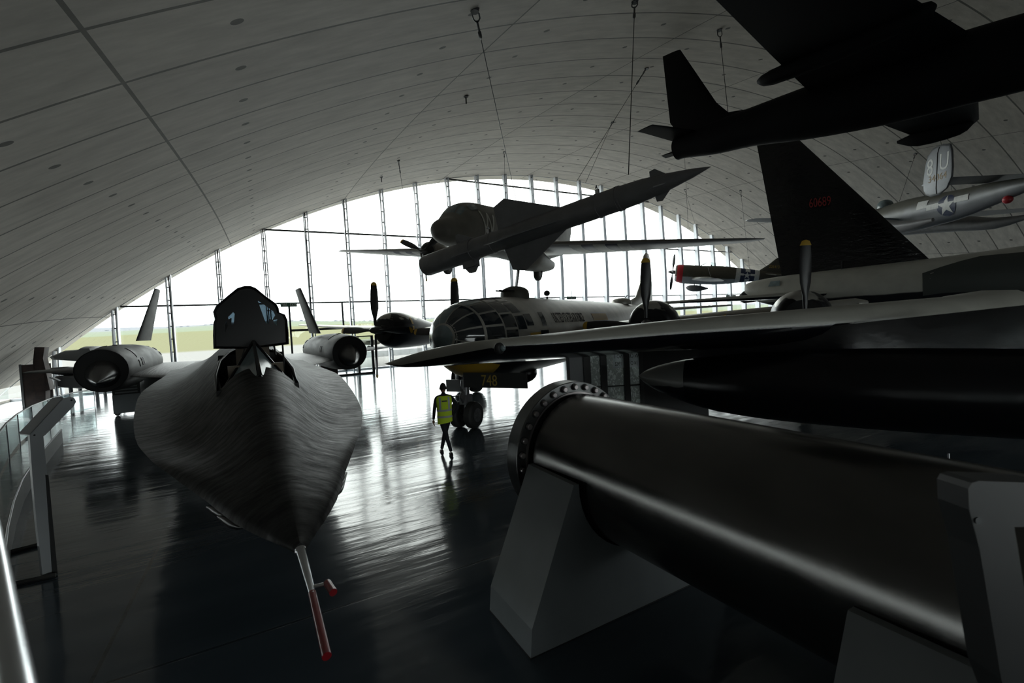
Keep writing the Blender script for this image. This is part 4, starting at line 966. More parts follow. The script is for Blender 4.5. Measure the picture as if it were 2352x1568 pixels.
for s_ in (-1, 1):
    wing([((2.05, s_*.5, .1), (-1.85, s_*.5, .1), .45), ((1.55, s_*4.0, .08), (-1.5, s_*4.0, .08), .34), ((1.0, s_*(8.5 if s_ < 0 else 7.9), .05), (-1.0, s_*(8.5 if s_ < 0 else 7.9), .05), .2), ((.7, s_*(10.2 if s_ < 0 else 8.4), 0), (-.8, s_*(10.2 if s_ < 0 else 8.4), 0), .10)]).build('wing', MT['u2_black'], u2)
    mb = MB(); mb.rings(body(smooth_prof([(1.9, 0, .03, .03, .03), (1.6, 0, .2, .2, .25), (0, 0, .24, .2, .34), (-1.9, 0, .22, .16, .28), (-2.35, 0, .05, .05, .06)], 3), n=16)); n_ = mb.build('wing_pod', MT['u2_black'], u2); n_.location = (0, s_*3.1, -.05)
    wing([((-6.1, s_*.1, .35), (-7.5, s_*.1, .35), .12), ((-6.9, s_*2.3, .4), (-7.7, s_*2.3, .4), .05)]).build('tailplane', MT['u2_black'], u2)
mb = MB(); mb.rings(body(smooth_prof([(.9, 0, .03, .03, .03), (.5, 0, .2, .2, .35), (-.8, 0, .2, .2, .4), (-1.5, 0, .05, .05, .06)], 3), n=14)); n_ = mb.build('wing_pod', MT['u2_black'], u2); n_.location = (0, 7.6, -.1)
wing([((-3.6, 0, .42), (-7.2, 0, .3), .22), ((-5.0, 0, .72), (-7.4, 0, .8), .2), ((-5.5, 0, 1.3), (-7.7, 0, 1.25), .18), ((-7.15, 0, 4.2), (-8.05, 0, 4.32), .08)], (0, 1, 0), True).build('fin', MT['u2_black'], u2)
wing([((-7.3, 0, -.1), (-8.2, .0, -.05), .08), ((-7.2, .4, -.1), (-8.3, .5, -.05), .05)]).build('tail_cone_tab', MT['u2_black'], u2)

# ================================================================ eight-engined bomber: fin, fuselage and the long wing over us
T0 = Vector((26.6, 17.3, 0)); nx = Vector((.35, -.937, 0)).normalized()
b52 = tag(empty('jet_bomber', None, T0), 'enormous white-topped black-bellied jet bomber whose wing sweeps across the right', 'aircraft')
def rel(v): return Vector(v)-T0
lf = Vector((-nx.y, nx.x, 0))       # left of nose
def b5(x, y, z): return nx*x+lf*y+Vector((0, 0, z))
prof = smooth_prof([(-.5, 4.55, .3, .35, .35), (-.2, 4.5, .5, .52, .55), (.8, 4.4, .8, .75, .85), (3, 4.2, 1.15, 1.05, 1.2), (8, 4.05, 1.5, 1.3, 1.5), (14, 4.1, 1.5, 1.5, 1.6), (24, 4.1, 1.5, 1.5, 1.6), (32, 4.1, 1.5, 1.5, 1.6), (36, 4.0, 1.0, 1.0, 1.2)], 3)
rg = [[b5(v.x, v.y, v.z) for v in r_] for r_ in body(prof, n=32)]
mb = MB(); mb.rings(rg)
mb.build('fuselage', mat('white_over_black_fuselage', (0.36, 0.35, 0.31), .4, 0, .1, 1.5, col2=(.007, .007, .01), split=('Z', 3.7, .03, .1)), b52)
# tail gun turret
mb = MB(); mb.rings([[b5(v.x, v.y, v.z) for v in r_] for r_ in body([(0, 4.15, .38, .38, .38), (-.6, 4.12, .38, .38, .38), (-.85, 4.1, .2, .22, .22)], n=18)])
for y in (-.15, .15): mb.tube([b5(-.8, y, 4.1), b5(-1.3, y, 4.1)], .04, 8)
mb.build('tail_gun_turret', MT['black_gloss'], b52)
mb = MB(); mb.prism([b5(.9, -.80, 4.6), b5(1.5, -.90, 4.6), b5(1.5, -.78, 4.9), b5(1.0, -.66, 4.9)], lf*-.04); mb.build('gunner_window', MT['pane_light'], b52, smooth=False)
# fin (black, cloth wrapped)
finp = [at(1790, 650, y=16.6), at(2150, 612, y=9.4)]
def fz(px, py, y): return rel(at(px, py, y=y))
F_LE0 = b5(8.6, 0, 5.2); F_TE0 = b5(.4, 0, 4.8)
# fin plane is the fuselage's own symmetry plane: solve its corners on that plane
def onplane(px, py):
    v = fw + rt*((px-1176)/FOC) + up*((784-py)/FOC); n_ = lf
    t = (T0-O).dot(n_)/v.dot(n_); return rel(O+v*t)
F = [onplane(*p) for p in ((1797, 640), (2148, 607), (1862, 345), (1742, 352), (1690, 100))]
top = 0.0
dLE = (F[2]-F[1]); dTE = (F[3]-F[0])
LEt = F[2]+dLE*.12; TEt = F[3]+dTE*.12
low = Vector((0, 0, -.6))
fin = wing([(F[1]+low, F[0]+low, .55), (F[1], F[0], .5), (F[2], F[3], .28), (LEt, TEt, .2)], lf, True)
fin.build('fin', mat('black_film_wrapped_skin', (.006, .006, .008), .2, 0, .2, 3, bump=.9, bscale=2.2, stretch=(1, 1, 2.5)), b52)
a_ = onplane(1856, 470); b_ = onplane(1915, 462); uu = (b_-a_).normalized(); hh = (onplane(1884, 455)-onplane(1886, 478)).length*.95
text_mesh('fin_number', '60689', hh*1.35, MT['red_ink'], b52, lambda u, v, d: (a_+b_)/2+uu*u+Vector((0, 0, v-hh*.45))-lf*(.34+d), .004, stretch=(b_-a_).length/(hh*1.35*2.9))
mb = MB(); mb.tube([onplane(1935, 600)-lf*.3, onplane(1934, 690)-lf*.6], .03, 6); mb.build('whip_aerial', MT['black'], b52)
# tailplanes
for s_ in (-1, 1):
    secs = [(b5(4.2, s_*.9, 3.95), b5(-.2, s_*.9, 3.95), .5), (b5(-1.2, s_*7.6, 4.0), b5(-3.2, s_*7.6, 4.0), .18)]
    if s_ < 0:
        tp_ = rel(at(1515, 697, d=26.1)); secs[1] = (tp_+nx*1.2, tp_-nx*.6, .2)
    w5 = wing(secs)
    for f_i, f in enumerate(w5.F):
        if len(f) == 4: w5.fm[f_i] = 1 if f[0] % (len(AF)+1+len(AFL)) >= len(AF)-1 else 0
    w5.build('tailplane', None, b52, mats=[MT['b52_top'], MT['b52_black']])
mb = MB(); rg_ = []  # darker greenish patch laid over the fuselage side
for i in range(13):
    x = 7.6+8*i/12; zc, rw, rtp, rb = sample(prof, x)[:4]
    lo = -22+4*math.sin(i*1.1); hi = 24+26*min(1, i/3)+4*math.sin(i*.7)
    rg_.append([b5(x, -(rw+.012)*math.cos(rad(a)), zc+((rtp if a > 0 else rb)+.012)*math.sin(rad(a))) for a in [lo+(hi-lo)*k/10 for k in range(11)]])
mb.rings(rg_, False, False); mb.build('dark_side_patch', MT['b52_side_dark'], b52)
# long wing: rear tip on the left, root far right
tipLE = rel(at(1150, 785, d=7.0)); tipTE = rel(at(880, 835, d=9.0))
def wpt(px, py, y): return rel(at(px, py, y=y))
# stations: leading edge centre, chord direction towards -nose
cdir = Vector((-.28, .95, -.125))
WS = [  # px, py of leading edge mid line, y, chord, upper thickness, lower thickness
    (1150, 795, 6.25, 3.0, .17, .22), (1300, 786, 6.2, 3.0, .23, .26), (1600, 762, 5.6, 2.6, .31, .33), (2000, 738, 4.2, 2.7, .40, .40), (2200, 734, 3.6, 3.0, .54, .6), (2352, 728, 3.3, 3.4, .66, .8), (2420, 724, 3.1, 4.5, .8, 1.1)]
rg = []
N = 9
for px, py, y, ch, tu_, tl_ in WS:
    c0 = wpt(px, py, y); ring = []
    for u, t in AF[:-1]: ring.append(c0+cdir*ch*u+Vector((0, 0, 2*t*tu_)))
    ring.append(c0+cdir*ch)
    for u, t in [(q[0], q[1]) for q in AF[1:-1]][::-1]: ring.append(c0+cdir*ch*u-Vector((0, 0, 2*t*tl_*.75)))
    rg.append(ring)
# tip fairing: shrink towards the rear pointed end
tp = tipTE
tip_rings = []
for q in range(1, 7):
    t = q/6; c0 = wpt(1150, 795, 6.25); f = math.sqrt(max(0, 1-t*t))
    ring = []
    le = c0+cdir*3.0*(t**1.6)*.80+Vector((-.28*math.sin(t*PI/2), 0, -.02*t)); te = tp.lerp(c0+cdir*3.0, 1-t**.4) if q < 6 else tp
    fac = f*.98+.02
    for u, tt in AF[:-1]: ring.append(le+(te-le)*u+Vector((0, 0, 2*tt*.17*fac)))
    ring.append(te)
    for u, tt in AF[1:-1][::-1]: ring.append(le+(te-le)*u-Vector((0, 0, 2*tt*.22*.75*fac)))
    tip_rings.append(ring)
allr = tip_rings[::-1]+rg
mb = MB(); mb.rings(allr)
nr = len(rg[0])
for f_i, f in enumerate(mb.F):
    if len(f) == 4:
        k = f[0] % nr; mb.fm[f_i] = 1 if (k >= N-1) else 0
mb.build('wing', None, b52, mats=[MT['b52_top'], MT['b52_black']], angle=60)
# tip lamp in its recess
lp = rel(at(1150, 800, d=6.72))
ball(b52, lp+Vector((0, .045, 0)), .085, 'wingtip_lamp_recess', MT['black'], sy=.6, sz=1.1)
ball(b52, lp+Vector((.03, -.01, 0)), .045, 'wingtip_lamp', MT['pane_light'])
# inboard white panel line on the wing top, black underwing tank and pylon
tk = MB(); tn = Vector((.52, -.854, 0)); tt0 = rel(at(1468, 864, d=10.2)); tt0 = rel(Vector((7.35, 7.6, 0)))+Vector((0, 0, at(1468, 864, y=7.6).z))
tl = Vector((-tn.y, tn.x, 0)); rg = []
for s, r in smooth_prof([(0, .01), (.2, .17), (.6, .34), (1.3, .52), (2.4, .66), (4.0, .72), (5.5, .72), (8.5, .66), (10.5, .45), (11.5, .05)], 3):
    r = max(r, .008); cz = -.02*s-.10*min(1, s/1.5)
    rg.append([tt0+tn*s+tl*(r*math.cos(2*PI*k/24))+Vector((0, 0, cz+r*math.sin(2*PI*k/24))) for k in range(24)])
tk.rings(rg[8:]); tk.build('underwing_tank', MT['black_gloss'], b52)
tk = MB(); tk.rings(rg[:9]); tk.build('tank_nose_cone', mat('grey_over_black_cone', (.20, .195, .185), .35, 0, .08, 2, col2=(.006, .006, .009), split=('Z', tt0.z-.16, .01, .35)), b52)
for (x, y0, y1) in ((14.5, 1.0, 6.5),):
    mb = MB(); mb.box((x-26.6, y0-17.3, 1.9), (x+.35-26.6, y1-17.3, 2.85)); mb.build('pylon', MT['b52_black'], b52, smooth=False)
mb = MB(); mb.prism([tt0+tn*.9+Vector((0, 0, .15)), tt0+tn*7+Vector((0, 0, .4)), tt0+tn*7+Vector((0, 0, 1.25)), tt0+tn*1.6+Vector((0, 0, .80))], tl*.18); mb.build('pylon', MT['b52_black'], b52, smooth=False)
for x in (14.7, 17.6):
    mb = MB(); mb.rings([[Vector((x-26.6+r*math.cos(2*PI*k/24), y-17.3, 1.75+r*math.sin(2*PI*k/24))) for k in range(24)] for y, r in ((-.6, .55), (-.3, .68), (1, .78), (4, .78), (6.5, .5), (7, .4))]); mb.build('jet_pod', MT['b52_black'], b52)
for x, y in ((27.6, 11.5), (30.5, 4)):
    g_ = MB(); g_.tube([(x-26.6, y-17.3, .5), (x-26.6, y-17.3, 3)], .2, 12); lg = g_.build('main_gear_leg', MT['gear'], b52)
    for dx in (-.45, .45): wheel(lg, (x-26.6+dx, y-17.3, .6), .6, .4, 'x')
#--PART3
# ================================================================ missile hanging diagonally
A_ = Vector((5.33, 15.76, 5.42)); B_ = Vector((8.86, 6.68, 6.36)); Lm = (B_-A_).length
mx_ = (B_-A_).normalized(); my_ = Vector((0, 0, 1)).cross(mx_).normalized(); mz_ = mx_.cross(my_)
MM = Matrix((mx_, my_, mz_)).transposed().to_4x4(); MM.translation = A_
ms = tag(empty('surface_to_air_missile', MM), 'long dark grey pointed missile with delta fins hanging at a slant before the transport', 'missile')
pr = [(0, .36), (.05, .37), (.9, .36), (2.3, .355), (2.45, .33), (3.9, .315), (6.6, .31), (7.5, .30), (8.2, .27), (8.8, .20), (9.4, .10), (Lm, .008)]
mb = MB(); mb.rings([[Vector((x, r*math.cos(2*PI*k/32), r*math.sin(2*PI*k/32))) for k in range(32)] for x, r in [(.3, .02), (.3, .33), (0, .34)]+pr], True, False); mb.build('missile_body', MT['missile'], ms)
for x, r in ((2.4, .365), (3.3, .335), (7.0, .322), (7.55, .315), (7.62, .312)):
    mb = MB(); mb.rings([[Vector((x+dx, rr_*math.cos(2*PI*k/32), rr_*math.sin(2*PI*k/32))) for k in range(32)] for dx, rr_ in ((-.03, r-.02), (-.02, r), (.02, r), (.03, r-.02))], True, False); mb.build('joint_band', MT['missile'], ms)
for a in (106, 286, 196, 16):
    R_ = Matrix.Rotation(rad(a), 3, 'X')
    v = lambda x, h: R_ @ Vector((x, h, 0))
    aa = a
    dv = R_ @ Vector((0, 0, .03))
    if True:
        mb = MB(); mb.prism([v(3.60, .28), v(3.68, .98), v(4.15, 1.10), v(5.95, .28)], dv); mb.build('wing_fin', MT['missile'], ms, smooth=False)
    mb = MB(); mb.prism([v(1.75, .3), v(1.8, .62), v(1.95, .64), v(2.6, .3)], dv); mb.build('tail_fin', MT['missile'], ms, smooth=False)
    mb = MB(); mb.prism([v(8.45, .2), v(8.47, .36), v(8.6, .38), v(8.85, .17)], dv); mb.build('canard_fin', MT['missile'], ms, smooth=False)
mb = MB(); mb.box((1.9, -.12, -.55), (2.45, .12, -.3)); mb.prism([(1.9, -.06, -.5), (2.5, -.06, -.5), (2.3, -.06, -.72), (2.1, -.06, -.72)], (0, .12, 0)); mb.build('launch_shoe', MT['missile'], ms, smooth=False)
for x, y, z in ((3.1, 0, .36), (7.0, 0, .33)):
    mb = MB(); mb.box((x-.05, -.03, z-.03), (x+.05, .03, z+.1)); mb.tube([(x, -.05, z+.12), (x, 0, z+.2), (x, .05, z+.12)], .02, 6); mb.build('lifting_lug', MT['bright_steel'], ms)

# ================================================================ cables and shackles
def cable(a, b, label, shackle=True, r=.012, grp='suspension cables'):
    a = Vector(a); b = Vector(b); a.z = roofz(a.x, a.y)
    e = tag(empty('suspension_cable', loc=tuple(a)), label, 'cable', grp); d = b-a; u = d.normalized()
    mb = MB(); mb.tube([u*.9 if shackle else u*.02, d], r, 6); mb.build('wire_rope', MT['cable'], e)
    mb = MB(); mb.tube([Vector((0, 0, .05)), Vector((0, 0, -.06))], [.13, .10], 12); mb.build('ceiling_plate', MT['gear'], e)
    if shackle:
        n = u.cross(Vector((0, 0, 1)));
        if n.length < .1: n = u.cross(Vector((1, 0, 0)))
        n.normalize()
        pts = [u*.05+n*.05, u*.12+n*.085, u*.26+n*.085, u*.34+n*.04, u*.34-n*.04, u*.26-n*.085, u*.12-n*.085, u*.05-n*.05, u*.05+n*.05]
        mb = MB(); mb.tube(pts, .02, 6); mb.tube([u*.36, u*.62], .028, 8); mb.tube([u*.62, u*.68, u*.84, u*.9], [.015, .045, .045, .015], 8); mb.build('turnbuckle_shackle', MT['gear'], e)
    return e
def on_roof(px, py):
    v = fw + rt*((px-1176)/FOC) + up*((784-py)/FOC); t = 2.0
    while t < 90:
        p = O+v*t
        if p.z > roofz(p.x, p.y): return p
        t += .01
    return O+v*40
cable(on_roof(1090, 22), CM @ Vector((1.5, 2.2, .3)), 'thin steel cable with a large bright hook nearest the camera at top centre')
cable(on_roof(1485, 156), at(1325, 415, d=24.0), 'slanting steel cable with a long turnbuckle left of the overhead black fin')
cable(on_roof(1458, 2), MM @ Vector((7.9, 0, .5)), 'near-vertical thin cable holding the nose end of the missile')
cable(on_roof(1407, 280), at(1345, 420, d=26), 'faint thin cable just right of the long turnbuckle cable')
cable(on_roof(915, 368), CM @ Vector((0, -7, .4)), 'cable with an oval ring over the left wing of the transport')
cable(on_roof(1158, 348), CM @ Vector((-3, -1.2, 1.9)), 'short faint cable with a ring near the top of the glass wall')
cable(on_roof(1573, 435), PM @ Vector((.6, 1.8, -.1)), 'left of the two ringed cables above the red-nosed fighter')
cable(on_roof(1701, 437), PM @ Vector((-3.0, 0, .55)), 'right of the two ringed cables above the red-nosed fighter')
cable(on_roof(2103, 352), TM @ Vector((-1.0, .5, 1.0)), 'slanting ringed cable left of the 8U fin')
cable(on_roof(1620, 560) if False else (24, 20, 0), PM @ Vector((2.5, 0, .6)), 'plain cable from the crown of the vault to the fighter engine')
cable((17.5, 2.0, 0), UM @ Vector((4.5, 0, .1)), 'short cable holding the nose of the overhead black jet')
cable((17.6, 12.6, 0), UM @ Vector((-5.0, 0, .6)), 'short cable holding the tail of the overhead black jet')
cable((38, 12.5, 0), TM @ Vector((-4.6, 0, .7)), 'cable to the rear fuselage of the twin-tailed bomber')
cable(on_roof(1070, 220)-Vector((0, 0, 0)), on_roof(1070, 220)-Vector((0, 0, .35)), 'empty ceiling hook left of the slanting cables', False, .03)
cable(on_roof(876, 406), on_roof(876, 406)-Vector((0, 0, .4)), 'empty ceiling hook low near the glass left of the oval ring', False, .03)

# ================================================================ foreground black cylinder on plinths
cyl = tag(empty('steel_cylinder', loc=(3.39, 4.5, 0)), 'massive black steel tube with a bolted flange lying on grey cradles', 'steel tube')
CX, CZ, CR = 0.0, 1.47, .745
du_ = Vector((.052, -1, -.022)).normalized()
def cring(s, r, n=72): 
    c0 = Vector((0, 0, CZ))+du_*s; side = Vector((du_.y, -du_.x, 0)).normalized()
    return [c0+side*(-r*math.cos(2*PI*k/n))+Vector((0, 0, r*math.sin(2*PI*k/n))) for k in range(n)]
mb = MB(); mb.rings([cring(-.02, CR-.08), cring(-.02, CR), cring(.3, CR), cring(2, CR), cring(4.5, CR), cring(4.5, CR-.08)], True, True); mb.build('tube_barrel', MT['black_steel'], cyl)
FR = .885
mb = MB(); mb.rings([cring(-.38, CR-.1), cring(-.38, FR-.01), cring(-.37, FR), cring(-.17, FR), cring(-.16, FR-.008), cring(-.16, CR-.02)], True, True); fl = mb.build('flange', MT['flange_steel'], cyl, angle=25)
mb = MB(); mb.rings([cring(-.165, CR+.012), cring(-.14, CR+.012), cring(-.14, CR-.01)], True, False); mb.build('weld_bead', MT['bolt_steel'], fl)
side = Vector((du_.y, -du_.x, 0)).normalized()
for k in range(30):
    a = 2*PI*(k+.35)/30; rb_ = (FR+CR)/2+.005
    c0 = Vector((0, 0, CZ))+side*(-rb_*math.cos(a))+Vector((0, 0, rb_*math.sin(a)))
    if c0.z < 1.1: continue
    mb = MB(); mb.tube([c0+du_*-.18, c0+du_*-.115, c0+du_*-.108], [.034, .034, .026], 12); mb.build('flange_bolt', MT['bolt_steel'], fl)
    mb = MB(); mb.tube([c0+du_*-.162, c0+du_*-.157], .046, 16); mb.build('bolt_recess', MT['black'], fl)
# cradles
def cradle(y0, y1, label, dz=0.0):
    CZ = 1.47+dz
    def prof_():
        x0 = 1.97-3.39; x1 = 4.83-3.39; zt = 1.51+dz
        pts = [Vector((x0, 0, 0)), Vector((x0+.03, 0, .27)), Vector((2.555-3.39, 0, zt))]
        a0 = math.asin((zt-CZ)/(CR+.03)); 
        xs_ = []
        n = 20
        for i in range(n+1):
            a = PI-a0+(2*a0+PI)*0 if False else None
        st = math.pi+math.asin((CZ-zt)/(CR+.03)); en = 2*math.pi-math.asin((CZ-zt)/(CR+.03))
        for i in range(n+1):
            a = st+(en-st)*i/n; pts.append(Vector(((CR+.03)*math.cos(a), 0, CZ+(CR+.03)*math.sin(a))))
        pts += [Vector((-(2.555-3.39), 0, zt)), Vector((x1-.03, 0, .27)), Vector((x1, 0, 0))]
        return pts
    e = tag(empty('tube_cradle', loc=(3.39+.052*(4.5-(y0+y1)/2), (y0+y1)/2, 0)), label, 'cradle', 'grey cradles under the black tube')
    P = prof_(); n = len(P); hy = (y1-y0)/2
    # split the concave outline into quads between saddle and base so the end faces fill cleanly
    V = [Vector((p.x, -hy, p.z)) for p in P]+[Vector((p.x, hy, p.z)) for p in P]
    F = [[k, k+1, n+k+1, n+k] for k in range(n-1)]+[[n-1, 0, n, 2*n-1]]
    mb = MB(); mb.add(V, F)
    # end caps: strip columns down to the floor
    for s_, o_ in ((-hy, 0), (hy, n)):
        sad = list(range(2, n-2))
        bx = [P[0].x+(P[-1].x-P[0].x)*(i/(len(sad)-1)) for i in range(len(sad))]
        V2 = [Vector((P[k].x, s_, P[k].z)) for k in sad]+[Vector((b, s_, 0)) for b in bx]
        m_ = len(sad)
        mb.add(V2, [[i, i+1, m_+i+1, m_+i] for i in range(m_-1)])
        mb.add([Vector((P[0].x, s_, 0)), Vector((P[1].x, s_, P[1].z)), Vector((P[2].x, s_, P[2].z))], [[0, 1, 2]])
        mb.add([Vector((P[-1].x, s_, 0)), Vector((P[-2].x, s_, P[-2].z)), Vector((P[-3].x, s_, P[-3].z))], [[0, 1, 2]])
    mb.build('cradle_body', MT['plinth'], e, smooth=False)
    mb = MB(); mb.box((P[0].x-.004, -hy-.004, 0), (P[-1].x+.004, hy+.004, .012)); mb.build('base_joint', MT['black'], e, smooth=False)
    return e
cradle(3.61, 4.48, 'grey painted cradle under the flanged end of the black tube')
cradle(.43, 1.31, 'grey painted cradle nearer the camera at the bottom right edge', -.08)

# ================================================================ interpretive signs
def reader_sign(P, yaw, H, label, W=.55, D=.42, tilt=35, m='sign_grey'):
    """slanted reading board on a slab-sided leg: local x = width, y = away from reader"""
    e = tag(empty('reading_lectern', loc=P, rz=yaw), label, 'information lectern')
    t = .045
    for x in (-W/2, W/2-t):
        pts = [(x, 0, .05), (x, .13, .05), (x, .13, H-.02), (x, .13+D*math.cos(rad(tilt)), H+D*math.sin(rad(tilt))), (x, .06+D*math.cos(rad(tilt)), H+.09+D*math.sin(rad(tilt))), (x, .0, H+.07)]
        mb = MB(); mb.prism(pts, (t, 0, 0)); mb.build('side_cheek', MT[m], e, smooth=False)
    mb = MB(); mb.box((-W/2+t, .02, .05), (W/2-t, .10, H)); mb.build('leg_panel', MT['sign_grey'], e, smooth=False)
    c_, s_ = math.cos(rad(tilt)), math.sin(rad(tilt))
    mb = MB(); mb.prism([(-W/2+t, .0, H+.05), (-W/2+t, .02, H+.02), (-W/2+t, .02+D*c_, H+.03+D*s_), (-W/2+t, D*c_, H+.06+D*s_)], (W-2*t, 0, 0)); mb.build('reading_board', MT['sign_grey'], e, smooth=False)
    mb = MB(); mb.box((-W/2-.04, -.18, 0), (W/2+.04, .34, .05)); mb.build('foot_plate', MT['display_dark'], e, smooth=False)
    return e

# left lectern, seen from its side
def side_sign(pxs, y, th, name, label, parts):
    pass
LY = 3.0
def lect_from_outline(label, top, post, base, d, thick, ydir, hole=None, mt='sign_grey'):
    """folded plate lectern: outlines are solved on one vertical plane and given a real width"""
    n_ = Vector(ydir).normalized(); P0_ = at(*base[0], d=d); P0_ = Vector((P0_.x, P0_.y, 0))
    def on(px, py):
        v = fw + rt*((px-1176)/FOC) + up*((784-py)/FOC)
        t = (P0_-O).dot(n_)/v.dot(n_); return O+v*t-P0_
    e = tag(empty('reading_lectern', loc=tuple(P0_)), label, 'information lectern')
    mb = MB(); mb.prism([on(*p) for p in top], n_*thick*.08); mb.build('board_cheek', MT[mt], e, smooth=False)
    mb = MB(); mb.prism([on(*p)+n_*thick for p in top], n_*thick*.08); mb.build('board_cheek', MT[mt], e, smooth=False)
    return e, on, n_
# world placement of the left lectern: foot on the floor
fL = at(116, 1322, z=0)
d_ = (fL-O).dot(fw)
e = tag(empty('reading_lectern', loc=tuple(fL)), 'slim grey reading lectern with a bent slanted top at the left rail', 'information lectern')
ax_ = Vector((.80, .60, 0)).normalized()   # direction the board leans towards
sd_ = Vector((-ax_.y, ax_.x, 0))
def onL(px, py):
    v = fw + rt*((px-1176)/FOC) + up*((784-py)/FOC); t = (fL-O).dot(sd_)/v.dot(sd_); return O+v*t-fL
top = [onL(*p) for p in ((68, 998), (145, 915), (160, 911), (171, 914), (175, 922), (170, 932), (104, 999), (98, 1003))]
pst = [onL(*p) for p in ((68, 998), (100, 1003), (108, 1090), (128, 1320), (98, 1322), (84, 1200), (74, 1090))]
W_ = .30
MT['lect'] = mat('light_grey_lectern_paint', (0.34, 0.35, 0.36), 0.4)
for o_ in (0, W_):
    mb = MB(); mb.prism([p+sd_*o_ for p in top], sd_*.03); mb.build('board_cheek', MT['lect'], e, smooth=False)
mb = MB(); mb.prism([p+sd_*.0 for p in pst], sd_*.06); mb.build('post', MT['lect'], e, smooth=False)
mb = MB(); mb.prism([onL(104, 1090), onL(109, 1090), onL(131, 1325), onL(120, 1325)], sd_*-.03); mb.build('post_backing', MT['display_dark'], e, smooth=False)
mb = MB(); mb.prism([top[0], top[1], top[1]+sd_*W_, top[0]+sd_*W_], Vector((0, 0, -.012))); mb.build('reading_board', MT['lect'], e, smooth=False)
for p in ((164, 919), (79, 999)):
    mb = MB(); c0 = onL(*p); mb.tube([c0-sd_*.004, c0+sd_*.01], .012, 12); mb.build('fixing_screw', MT['black'], e)
for (pa, pb) in (((128, 1320), (10, 1345)), ((90, 1250), (10, 1270))):
    a = at(*pa, z=.03); b = at(*pb, z=.03)
    mb = MB(); mb.tube([a-fL, b-fL], .03, 4); mb.build('foot_bar', MT['display_dark'], e)
# right lectern: bright blurred edge at the far right
MT['sign_dark'] = mat('dark_grey_sign_paint', (0.02, 0.021, 0.022), 0.5)
e = tag(empty('reading_lectern', loc=tuple(Vector((2.35, .30, 0)))), 'blurred dark grey lectern side close to the camera at the right edge', 'information lectern')
yq = .34
def onR(px, py): 
    v = fw + rt*((px-1176)/FOC) + up*((784-py)/FOC); t = 1.35; p = O+v*t; return p-Vector((2.35, .30, 0))
oR = [onR(*p) for p in ((2224, 1122), (2232, 1109), (2248, 1104), (2352, 1108), (2420, 1112), (2420, 1190), (2372, 1210), (2330, 1210), (2400, 1640), (2330, 1640), (2300, 1560), (2250, 1260), (2226, 1170))]
back = fw*.10
mb = MB(); mb.prism(oR, back); mb.build('side_cheek', MT['sign_dark'], e, smooth=False)
c0 = onR(2245, 1195); mb = MB(); mb.tube([c0-fw*.004, c0+fw*.02], .010, 14); mb.build('fixing_screw', MT['dark_steel'], e)
pb_ = onR(2370, 1640); mb = MB(); mb.box((pb_.x-.06, pb_.y-.05, -.02), (pb_.x+.10, pb_.y+.12, pb_.z+.02)); mb.build('post', MT['sign_grey'], e, smooth=False)

# ================================================================ glass balustrade and handrail on the left
rp = [(at(2, 1180, z=1.1)), ]
pathpx = [(170, 903), (100, 920), (45, 945), (15, 975)]
bal = empty('glass_balustrade'); tag(bal, 'curved glass balustrade panels with thin rail beyond the left lectern', 'balustrade')
pts = [at(px, py, z=1.05) for px, py in ((215, 893), (160, 903), (110, 917), (72, 932), (40, 950), (14, 972), (-8, 1000))]
base_ = [Vector((p.x, p.y, 0)) for p in pts]
mb = MB(); mb.tube(pts, .025, 8); mb.build('top_rail', MT['gear'], bal)
for a, b in zip(pts, pts[1:]):
    mb = MB(); n_ = (b-a).cross(Vector((0, 0, 1))).normalized()*.012
    mb.prism([Vector((a.x, a.y, .08)), Vector((b.x, b.y, .08)), b-Vector((0, 0, .03)), a-Vector((0, 0, .03))], n_); mb.build('glass_panel', MT['rail_glass'], bal, smooth=False)
    mb = MB(); mb.tube([Vector((a.x, a.y, 0)), a], .016, 6); mb.build('post', MT['gear'], bal)
# near curved kerb of the viewing ramp with glass above it
kp = [at(px, py, z=.45) for px, py in ((142, 985), (118, 1012), (84, 1050), (52, 1100), (32, 1150), (18, 1210), (8, 1290))]
rampb = tag(empty('ramp_balustrade'), 'curved glass-sided ramp edge sweeping down the left side', 'balustrade')
mb = MB(); mb.tube(kp, .014, 6); mb.build('edge_strip', MT['steel'], rampb)
for a, b in zip(kp, kp[1:]):
    mb = MB(); n_ = (b-a).cross(Vector((0, 0, 1))).normalized()*.02
    mb.prism([Vector((a.x, a.y, .0)), Vector((b.x, b.y, .0)), b, a], n_); mb.build('kerb_panel', MT['display_dark'], rampb, smooth=False)
# close steel handrail, lower left corner
h0 = at(-14, 1262, d=1.1); h1 = at(46, 1620, d=.62)
e = tag(empty('steel_handrail', loc=(h1.x, h1.y, 0)), 'shiny steel handrail tube crossing the lower left corner', 'handrail')
hb_ = Vector((h1.x, h1.y, 0)); mb = MB(); far = h0+(h0-h1)*1.2
mb.tube([h1-hb_+(h1-h0)*.3, h1-hb_, h0-hb_, far-hb_], .021, 20); mb.build('rail_tube', MT['bright_steel'], e)
mb = MB(); mb.tube([h1-hb_+(h1-h0)*.3, Vector(((h1+(h1-h0)*.3-hb_).x, (h1+(h1-h0)*.3-hb_).y, 0))], .02, 10); mb.build('rail_post', MT['bright_steel'], e)

# ================================================================ exhibits at the far left
def ex_at(px, y): p = at(px, 850, y=y); return p.x
